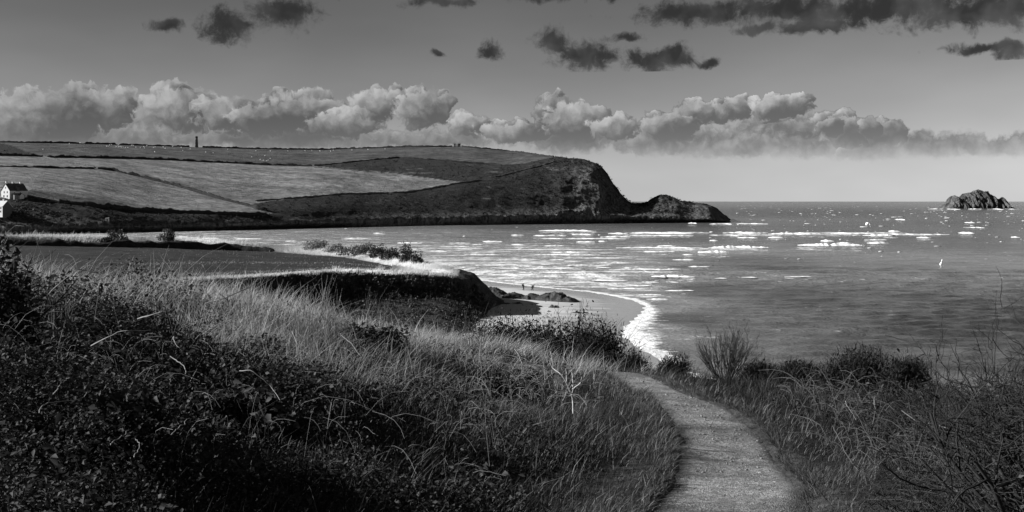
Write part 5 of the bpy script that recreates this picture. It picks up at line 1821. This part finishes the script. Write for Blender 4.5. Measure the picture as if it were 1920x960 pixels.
def bush(name, label, loc, w, dpt, h, n, leaf, mat, seed, tone=(0, 1), group=None, spiky=0.0, cat='bush', trunk=True):
    r = np.random.default_rng(seed)
    t = empty(name, loc)
    tag(t, label, cat, group)
    # clumps inside a dome
    nc_ = max(7, n // 90)
    cd = r.normal(0, 1, (nc_, 3)); cd /= np.linalg.norm(cd, axis=1)[:, None]
    cd[:, 2] = np.abs(cd[:, 2])
    cd *= r.uniform(0.35, 0.85, (nc_, 1))
    k = r.integers(0, nc_, n)
    q_ = r.normal(0, 1, (n, 3)); q_ /= np.linalg.norm(q_, axis=1)[:, None]
    pts = cd[k] + q_ * (r.uniform(0, 1, (n, 1)) ** 0.4) * r.uniform(0.22, 0.42, nc_)[k][:, None]
    pts[:, 2] = np.abs(pts[:, 2])
    sc3 = np.array([w / 2, dpt / 2, h])
    if spiky:
        base = pts * sc3
        ln = np.stack([pts[:, 0] * 0.5 + r.normal(0, 0.6, n), pts[:, 1] * 0.5 + r.normal(0, 0.6, n)], 1)
        V, f_, t_ = blades(base, r.gamma(5, leaf / 5, n), np.full(n, leaf * spiky) * r.uniform(0.6, 1.4, n), ln, segs=2, seed=seed, tone=r.uniform(*tone, n))
    else:
        V, f_, t_ = leaf_cloud(pts * sc3, r.uniform(0.6, 1.3, n) * leaf, seed, 0.4, r.uniform(*tone, n))
    mesh_np('foliage', V, f_, mat, t, attrs={'tone': t_})
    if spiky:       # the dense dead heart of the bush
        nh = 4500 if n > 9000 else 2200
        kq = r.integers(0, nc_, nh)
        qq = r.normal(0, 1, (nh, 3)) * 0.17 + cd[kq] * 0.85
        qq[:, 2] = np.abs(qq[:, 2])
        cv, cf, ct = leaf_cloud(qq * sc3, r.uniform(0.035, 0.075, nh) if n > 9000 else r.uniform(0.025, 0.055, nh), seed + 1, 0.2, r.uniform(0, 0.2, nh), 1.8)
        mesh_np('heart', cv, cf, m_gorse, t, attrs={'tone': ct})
    if trunk:
        out_ = []
        for s in range(4):
            branch((r.normal(0, w * 0.04), r.normal(0, w * 0.04), -0.15), (r.normal(0, 0.6), r.normal(0, 0.4), 1), h * 0.85, max(w * 0.012, 0.01), 1, r, (3, 4), 0.5, out=out_)
        A_, B_ = twig_meshes(out_)
        mesh_np('stem', *A_, m_twig, t)
        mesh_np('twigs', *B_, m_twig, t)
    return t


m_bushleaf = leaf_mat('bush_leaf', 0.02, 0.12, 0.25)
m_palebush = leaf_mat('pale_bush_leaf', 0.10, 0.42, 0.3)
for px, row, wpx, hpx, mt, lab, tn_ in [
        (597, 6.15, 52, 17, m_palebush, 'pale bush at the left end of the row on the headland edge', (0, .7)),
        (632, 6.1, 44, 13, m_palebush, 'low pale bush second in the row on the headland edge', (0.2, 1)),
        (672, 6.15, 64, 19, m_bushleaf, 'wide grey bush in the middle of the row on the headland edge', (.3, 1)),
        (708, 6.2, 40, 18, m_bushleaf, 'dark round bush just right of the wide grey bush', (0, .5)),
        (735, 6.2, 40, 17, m_bushleaf, 'dark bush left of the tall spiky bush on the headland edge', (0, .6)),
        (768, 6.2, 46, 30, m_bushleaf, 'tall dark spiky bush at the right end of the row', (0, .45)),
        (222, 5.5, 44, 19, m_bushleaf, 'large rounded dark bush on the pale verge far left', (0, .7)),
        (314, 5.6, 32, 15, m_bushleaf, 'small round bush alone on the verge against the water', (0, .7)),
        (195, 5.4, 26, 8, m_bushleaf, 'low dark bush tucked against the large rounded bush', (0, .5)),
        (790, 6.25, 34, 13, m_bushleaf, 'low dark bush below the tall spiky bush', (0, .4))]:
    q_ = lc_point(px, row)
    mpp = q_[1] / F
    bush('verge_bush', lab, q_ + np.array([0, 0, -0.1]), wpx * mpp * 1.25, wpx * mpp * 1.0, hpx * mpp * 1.4, 1300, 0.36, mt, int(px), tn_, 'bushes on the low headland')
# brush and bracken on the shaded near face of the low headland
r = np.random.default_rng(19)
n = 6500
q_ = lc_points(r.uniform(330, 900, n), r.uniform(0.5, 2.85, n))
V, f_, t_ = blades(q_, r.gamma(4, 0.16, n), r.uniform(0.08, 0.2, n), np.stack([r.normal(.2, .4, n), r.normal(-.1, .4, n)], 1), segs=2, seed=7, tone=r.uniform(0, .7, n))
ncl = 640
q_ = lc_points(r.uniform(420, 905, ncl), r.uniform(0.6, 2.55, ncl))
rad_ = r.gamma(3, 0.28, ncl) + 0.3
kq = np.repeat(np.arange(ncl), 34)
dq = r.normal(0, 1, (len(kq), 3)); dq /= np.linalg.norm(dq, axis=1)[:, None]; dq[:, 2] = np.abs(dq[:, 2]) * 0.8
cv, cf, ct = leaf_cloud(q_[kq] + dq * rad_[kq][:, None] * r.uniform(0.5, 1, (len(kq), 1)), r.uniform(0.18, 0.42, len(kq)), 16, 0.3, r.beta(1.2, 3.5, len(kq)))
tag(mesh_np('cliff_scrub', cv, cf, m_bushleaf, attrs={'tone': ct}), 'dark scrub on the slope below the low headland field', 'scrub', kind='stuff')
tag(mesh_np('cliff_bracken', V, f_, m_gorse, attrs={'tone': t_}), 'dark bracken on the shaded face of the low headland', 'bracken', kind='stuff')

# ================================================================== CLIFF-EDGE AND PATH-SIDE SHRUBS
def ground(px, py, d):
    v = P(px, py, d)
    return np.array([v[0], v[1], float(hz(np.array([v[0]]), np.array([v[1]]))[0])])


for px, py, d, wpx, hpx, lab in [
        (900, 610, 33, 160, 30, 'low dark gorse bush at the left end of the cliff edge row'),
        (985, 625, 32, 150, 44, 'dark gorse bush second from the left in the cliff edge row'),
        (1075, 645, 30, 150, 74, 'largest dark gorse bush standing against the beach'),
        (940, 618, 32.5, 130, 34, 'dark gorse bush between the two leftmost of the cliff edge row'),
        (1032, 634, 31, 130, 48, 'dark gorse bush on the left shoulder of the largest one'),
        (1128, 655, 29, 110, 66, 'dark gorse bush on the right shoulder of the largest one'),
        (1190, 668, 27, 80, 20, 'small dark gorse bush at the end of the footpath'),
        (1262, 674, 25.5, 90, 14, 'low dark gorse bush left of the bare upright shrub'),
        (1600, 702, 19.5, 190, 66, 'big rounded dark gorse mound on the right slope'),
        (1700, 700, 18.5, 110, 36, 'low dark gorse at the right foot of the big mound'),
        (1500, 690, 20.5, 130, 16, 'low dark gorse between the bare shrub and the big mound'),
        (1425, 688, 21.5, 90, 14, 'low dark gorse just right of the bare upright shrub')]:
    q_ = ground(px, py, d)
    mpp = q_[1] / F
    top = EYE - (py - hpx - 377) / F * q_[1]
    hh_ = max(top - q_[2], 0.25)
    bush('gorse_bush', lab, q_ + np.array([0, 0, -0.05]), wpx * mpp, wpx * mpp * 0.9, hh_, 9500 if 930 < px < 1140 else 4800, 0.10, m_gorse, int(px * 3), (0, 0.7), 'gorse bushes along the cliff edge', spiky=0.12 if px < 1140 else 0.11)


def bare_shrub(name, label, loc, n_main, h, spread, rad, depth, seed, mat, kids=(3, 5), wig=0.12, sprd=0.5, up=0.2, group=None, shrink=0.6, dirbias=(0, 0), cat='shrub', tmin=0.25, rmin=0.0022):
    r = np.random.default_rng(seed)
    t = empty(name, loc)
    tag(t, label, cat, group)
    out_ = []
    for i in range(n_main):
        a = r.uniform(0, 6.28); s = spread * math.sqrt(r.uniform(0, 1))
        branch((0.06 * h * math.cos(a), 0.06 * h * math.sin(a), -0.08), (math.cos(a) * s + dirbias[0], math.sin(a) * s + dirbias[1], 1), h * r.uniform(0.75, 1.05), rad * r.uniform(0.7, 1.2), depth, r, kids, sprd, wig, up, shrink, out=out_, tmin=tmin, rmin=rmin)
    A_, B_ = twig_meshes(out_)
    mesh_np('stems', *A_, mat, t)
    if B_ is not None:
        mesh_np('twigs', *B_, mat, t)
    return t


q_ = ground(1362, 680, 22.5)
bare_shrub('bare_shrub', 'bare upright shrub with fanned twigs against the sea', q_, 40, 1.0, 1.35, 0.0115, 2, 5, m_twig, (4, 6), 0.10, 0.4, 0.45, shrink=0.42, tmin=0.3)
q_ = ground(1312, 680, 23.5)
bare_shrub('bare_shrub', 'small thin bare shrub left of the fanned upright one', q_, 10, 0.5, 0.7, 0.007, 2, 6, m_twig, (2, 3), 0.1, 0.35, 0.3, shrink=0.5)

# thorny blackthorn on the right
for px, py, d, nm, h, sp_, rad, seed, lab, bias in [
        (1935, 900, 7.6, 15, 1.0, 0.75, 0.022, 21, 'tall tangled blackthorn filling the right edge', (-0.25, 0)),
        (1850, 880, 9.0, 13, 0.75, 0.9, 0.016, 22, 'blackthorn thicket left of the tall right edge tangle', (-0.1, 0)),
        (1745, 745, 13.0, 13, 0.62, 0.8, 0.018, 23, 'spiky bare blackthorn on the ridge against the sea', (0, 0)),
        (1830, 770, 11.0, 12, 0.72, 0.8, 0.017, 24, 'blackthorn between the ridge thorn and the right edge tangle', (0.1, 0)),
        (1880, 850, 8.6, 12, 0.85, 0.8, 0.02, 28, 'dark blackthorn just behind the right edge tangle', (0, 0)),
        (1990, 960, 6.6, 10, 1.1, 0.7, 0.02, 25, 'blackthorn cut off by the right edge of the picture', (-0.2, 0.1)),
        (1700, 905, 8.4, 8, 0.42, 1.3, 0.008, 26, 'low thorny tangle in the lower right slope', (0, 0)),
        (1800, 960, 7.0, 9, 0.42, 1.3, 0.008, 27, 'low thorny tangle at the bottom right corner', (0, 0))]:
    q_ = ground(px, py, d)
    bare_shrub('blackthorn', lab, q_, nm, h, sp_, rad, 3, seed, m_twig, (4, 5), 0.2, 0.9, 0.05, 'thorn shrubs right of the path', 0.58, bias, rmin=0.0032)

# twiggy litter: bent dead stems among the heath grass, past counting
r = np.random.default_rng(29)
n = 1100
x, y = scatter(n * 3, 5.5, 22, 1480, 2150, 31)
kk = (path_dist(x, y) > 2.0) & (x > 2.4)
x, y = x[kk][:n], y[kk][:n]; n = len(x)
z = hz(x, y)
d = np.hypot(x, y)
a = r.uniform(0, 6.28, n); ll = r.gamma(5, 0.07, n)
t = np.linspace(0, 1, 5)[None, :]
tilt = r.uniform(0.3, 1.5, n)[:, None]
bend = r.normal(0, 0.12, (n, 1))
pl = np.stack([x[:, None] + np.cos(a)[:, None] * ll[:, None] * t * np.sin(tilt) + bend * t * t, y[:, None] + np.sin(a)[:, None] * ll[:, None] * t * np.sin(tilt) - bend * t * t,
               z[:, None] + 0.02 + ll[:, None] * (t * np.cos(tilt) + 0.25 * np.sin(np.pi * t)) + 0.08 * r.uniform(0, 1, (n, 1))], -1)
V, f_ = tubes(pl, (np.maximum(0.0016, 0.00022 * d) * r.uniform(0.7, 1.5, n))[:, None] * np.linspace(1, .6, 5)[None])
tag(mesh_np('dead_stems', V, f_, m_grey_twig), 'bent dead stems tangled over the slope right of the path', 'stems', kind='stuff')
# the same on the left bank, paler on the crest
n = 1000
x, y = scatter(n * 4, 6.0, 24, -150, 1120, 32)
kk = (path_dist(x, y) > 2.6) & (np.random.default_rng(4).uniform(0, 1, len(x)) < sstep(4.5, 13, np.hypot(x, y)) + 0.12)
x, y = x[kk][:n], y[kk][:n]; n = len(x)
z = hz(x, y); d = np.hypot(x, y)
a = r.uniform(0, 6.28, n); ll = r.gamma(4, 0.06, n)
tilt = r.uniform(0.2, 1.5, n)[:, None]; bend = r.normal(0, 0.12, (n, 1))
pl = np.stack([x[:, None] + np.cos(a)[:, None] * ll[:, None] * t * np.sin(tilt) + bend * t * t, y[:, None] + np.sin(a)[:, None] * ll[:, None] * t * np.sin(tilt) - bend * t * t,
               z[:, None] + 0.1 + ll[:, None] * (t * np.cos(tilt) + 0.25 * np.sin(np.pi * t)) + 0.15 * r.uniform(0, 1, (n, 1))], -1)
V, f_ = tubes(pl, (np.maximum(0.0015, 0.00018 * d) * r.uniform(0.5, 1.3, n))[:, None] * np.linspace(1, .6, 5)[None])
tag(mesh_np('dry_stems', V, f_, m_cane), 'thin dry stems tangled over the left bank', 'stems', kind='stuff')

# ---- bramble canes one can pick out on the bank (points as seen along each cane, with distance)
def cane(points, rad, label, group='bramble canes arching over the bank', mat=None, name='bramble_cane'):
    w = np.array([P(*q) for q in points])
    k = np.arange(len(w)); ti_ = np.linspace(0, len(w) - 1, 14)
    pts = np.stack([pchip(k, w[:, c], ti_) for c in range(3)], 1)
    pts += np.cumsum(np.random.default_rng(int(points[0][0] * 7 + points[0][1])).normal(0, 0.004, pts.shape), 0)
    V, f_ = tubes(pts[None], np.linspace(rad, rad * 0.5, 14)[None] * 0.68, 5)
    return tag(mesh_np(name, V, f_, mat or m_cane, smooth=True), label, 'bramble', group)


cane([(92, 552, 9.2), (118, 530, 9.0), (150, 508, 9.0), (190, 514, 9.3)], 0.008, 'pale cane arching over the bank at the far left')
cane([(258, 598, 8.2), (285, 590, 8.0), (310, 582, 8.0), (330, 595, 8.2), (345, 615, 8.2), (368, 640, 8.3)], 0.008, 'pale cane bent in a full hoop on the bank')
cane([(170, 648, 7.2), (205, 628, 7.0), (240, 616, 7.0), (280, 612, 7.2)], 0.007, 'pale cane lying in a shallow curve below the hooped cane')
cane([(152, 568, 8.6), (163, 550, 8.5), (170, 528, 8.5)], 0.007, 'short upright pale cane left of the hooped cane')
cane([(298, 560, 9.0), (306, 540, 9.0), (315, 525, 9.1)], 0.008, 'short upright pale cane above the hooped cane')
cane([(385, 570, 9.6), (430, 558, 9.6), (475, 535, 9.8), (490, 520, 10)], 0.008, 'long pale cane slanting up to the right on the crest')
cane([(440, 618, 9.0), (460, 590, 9.3), (480, 555, 9.8), (486, 535, 10)], 0.006, 'thin pale cane rising steeply on the crest')
cane([(320, 668, 7.2), (345, 680, 7.1), (359, 690, 7.0)], 0.006, 'short pale cane pointing down to the right mid bank')
cane([(325, 645, 7.4), (330, 635, 7.4), (340, 655, 7.2), (377, 670, 7.3)], 0.005, 'kinked pale cane just below the hooped cane')
cane([(98, 740, 5.6), (112, 725, 5.6), (121, 717, 5.6)], 0.005, 'short bright cane on the dark lower bank')
cane([(75, 775, 5.3), (85, 752, 5.4), (110, 750, 5.5), (150, 748, 5.7), (166, 742, 5.8)], 0.005, 'low bent cane on the dark lower bank')
cane([(450, 694, 8.0), (470, 692, 7.9), (490, 703, 7.9), (508, 720, 7.9), (530, 750, 7.7)], 0.006, 'pale cane curving down to the right past the grass')
cane([(205, 838, 5.0), (220, 824, 5.1), (240, 805, 5.2)], 0.004, 'thin bright cane at the lower left of the bank')
cane([(252, 860, 4.9), (262, 838, 5.0), (262, 820, 5.1)], 0.004, 'thin hooked cane at the lower left of the bank')
cane([(320, 815, 5.6), (345, 798, 5.7), (362, 785, 5.8)], 0.004, 'thin grey cane low on the bank under the curving cane')
cane([(385, 755, 6.6), (410, 750, 6.7), (448, 748, 6.8)], 0.005, 'level grey cane low on the bank')
cane([(548, 622, 10.5), (553, 645, 10.2), (556, 665, 10)], 0.006, 'upright pale stalk in the grass left of centre')
cane([(640, 628, 12), (655, 645, 11.6), (668, 668, 11.2)], 0.006, 'pale stalk leaning right in the grass of the bank')
cane([(965, 655, 17), (978, 682, 16.2), (976, 700, 15.8)], 0.009, 'pale stalk leaning in the grass near the beach bushes')
cane([(1032, 660, 15.5), (1035, 690, 15.2), (1034, 705, 15)], 0.009, 'upright pale stalk beside the forked dead branch')
# right of the path
cane([(1562, 800, 11.5), (1575, 830, 10.8), (1585, 860, 10.2), (1600, 885, 9.8)], 0.006, 'grey cane arching down towards the path edge', 'canes right of the path', m_grey_twig)
cane([(1690, 770, 11), (1720, 790, 10.6), (1755, 798, 10.4), (1800, 812, 10), (1850, 822, 9.8)], 0.007, 'long grey cane lying across the right slope', 'canes right of the path', m_grey_twig)
cane([(1465, 855, 10.6), (1500, 890, 10), (1540, 930, 9.5), (1560, 950, 9.2)], 0.004, 'thin dark stem leaning over the right edge of the path', 'canes right of the path', m_twig)
cane([(1640, 745, 13.2), (1642, 770, 12.8), (1638, 795, 12.4)], 0.007, 'upright pale seed stalk on the right slope', 'canes right of the path', m_cane)
cane([(1586, 752, 13.4), (1596, 765, 13.2), (1610, 785, 12.8)], 0.006, 'pale drooping seed stalk on the right slope', 'canes right of the path', m_cane)

# ---- forked dead branch, bleached white
fb = empty('dead_branch', P(1075, 768, 11.6)); tag(fb, 'bleached forked dead branch standing out of the dark bank', 'branch')
o0 = P(1075, 768, 11.6)


def limb(name, pts, r0, r1):
    w = np.array([P(*q) for q in pts]) - o0
    k = np.arange(len(w)); ti_ = np.linspace(0, len(w) - 1, 10)
    ps_ = np.stack([pchip(k, w[:, c], ti_) for c in range(3)], 1)
    return mesh_np(name, *tubes(ps_[None], np.linspace(r0, r1, 10)[None], 6), m_pale_twig, fb, True)


limb('stem', [(1075, 775, 11.6), (1074, 750, 11.6), (1071, 738, 11.55)], 0.0105, 0.0085)
limb('limb', [(1071, 738, 11.55), (1062, 718, 11.5), (1050, 700, 11.5), (1036, 690, 11.6), (1030, 675, 11.6)], 0.007, 0.003)
limb('limb', [(1071, 738, 11.55), (1060, 728, 11.4), (1052, 715, 11.3)], 0.005, 0.003)
limb('limb', [(1072, 740, 11.55), (1076, 728, 11.5), (1088, 718, 11.45), (1091, 707, 11.45)], 0.007, 0.003)
limb('limb', [(1074, 730, 11.5), (1074, 712, 11.55), (1072, 698, 11.6)], 0.005, 0.0025)
limb('limb', [(1062, 718, 11.5), (1062, 700, 11.6), (1060, 690, 11.6)], 0.004, 0.002)

# ---- saplings and upright stalk clumps on the crest
for px, py, d, n_, h, rad, seed, mat, lab in [
        (95, 498, 10.2, 5, 0.42, 0.008, 41, m_grey_twig, 'leafless sapling at the far left against the pale verge'),
        (150, 505, 10.6, 4, 0.34, 0.006, 142, m_grey_twig, 'thin leafless sapling right of the far left one'),
        (300, 528, 13.0, 6, 0.46, 0.008, 43, m_cane, 'pale leafless sapling standing against the dark field'),
        (330, 530, 13.5, 4, 0.36, 0.006, 144, m_twig, 'dark leafless sapling beside the pale one against the dark field'),
        (445, 545, 14.5, 7, 0.55, 0.008, 45, m_grey_twig, 'bushy leafless sapling in front of the dark field'),
        (515, 560, 15.5, 6, 0.52, 0.008, 46, m_cane, 'pale twiggy sapling left of the shaded cliff'),
        (585, 595, 17.0, 7, 0.55, 0.009, 47, m_cane, 'pale branching stalks before the shaded cliff'),
        (620, 600, 18.0, 6, 0.6, 0.009, 48, m_cane, 'tall pale stalks leaning right before the shaded cliff'),
        (700, 612, 19.5, 5, 0.6, 0.008, 49, m_grey_twig, 'grey twiggy sapling before the middle of the shaded cliff'),
        (885, 640, 24.0, 6, 0.7, 0.010, 50, m_grey_twig, 'grey twiggy sapling left of the beach rocks'),
        (1040, 700, 15.0, 6, 0.5, 0.007, 51, m_cane, 'pale leafless sapling behind the forked dead branch'),
        (830, 660, 17.0, 4, 0.5, 0.007, 52, m_grey_twig, 'dark bent sapling in the middle of the dry grass')]:
    q_ = ground(px, py, d)
    bare_shrub('sapling', lab, q_, n_, h * 1.35, 0.45, rad, 1, seed, mat, (3, 5), 0.08, 0.4, 0.3, 'saplings on the bank', 0.5, (0.15, 0), 'sapling', 0.3)

# ---- ivy-clad bush at the left edge
q_ = ground(-5, 530, 9.4)
top = EYE - (402 - 377) / F * 9.4
bush('ivy_bush', 'dark leafy bush cut off by the left edge', q_, 0.72, 0.7, top - q_[2], 2600, 0.05, m_leaf, 61, (0, 0.6))
# ---- leafy bramble thickets that break up the bank
for px, py, d, w, h, lab in [(310, 545, 12.2, 0.30, 0.36, 'dark ivy stump between the saplings on the crest'),
                             (690, 640, 17.0, 1.5, 0.45, 'dark bramble patch in the middle of the dry grass'),
                             (930, 690, 15.0, 1.4, 0.38, 'dark bramble patch above the forked dead branch'),
                             (450, 700, 8.4, 1.2, 0.42, 'dark bramble mound in the middle of the left bank'),
                             (180, 720, 6.4, 1.1, 0.4, 'dark bramble mound low on the left bank')]:
    q_ = ground(px, py, d)
    bush('bramble_bush', lab, q_, w, w * 0.8, h, 1500, 0.055, m_leaf, int(px + 9), (0, 0.7), 'bramble patches on the bank')

# leaves and twigs too many to count stay joined within their plant
for o in bpy.data.objects:
    if o.type == 'MESH' and o.parent is not None and o.name.split('.')[0] in ('foliage', 'twigs', 'heart', 'stems'):
        o['kind'] = 'stuff'
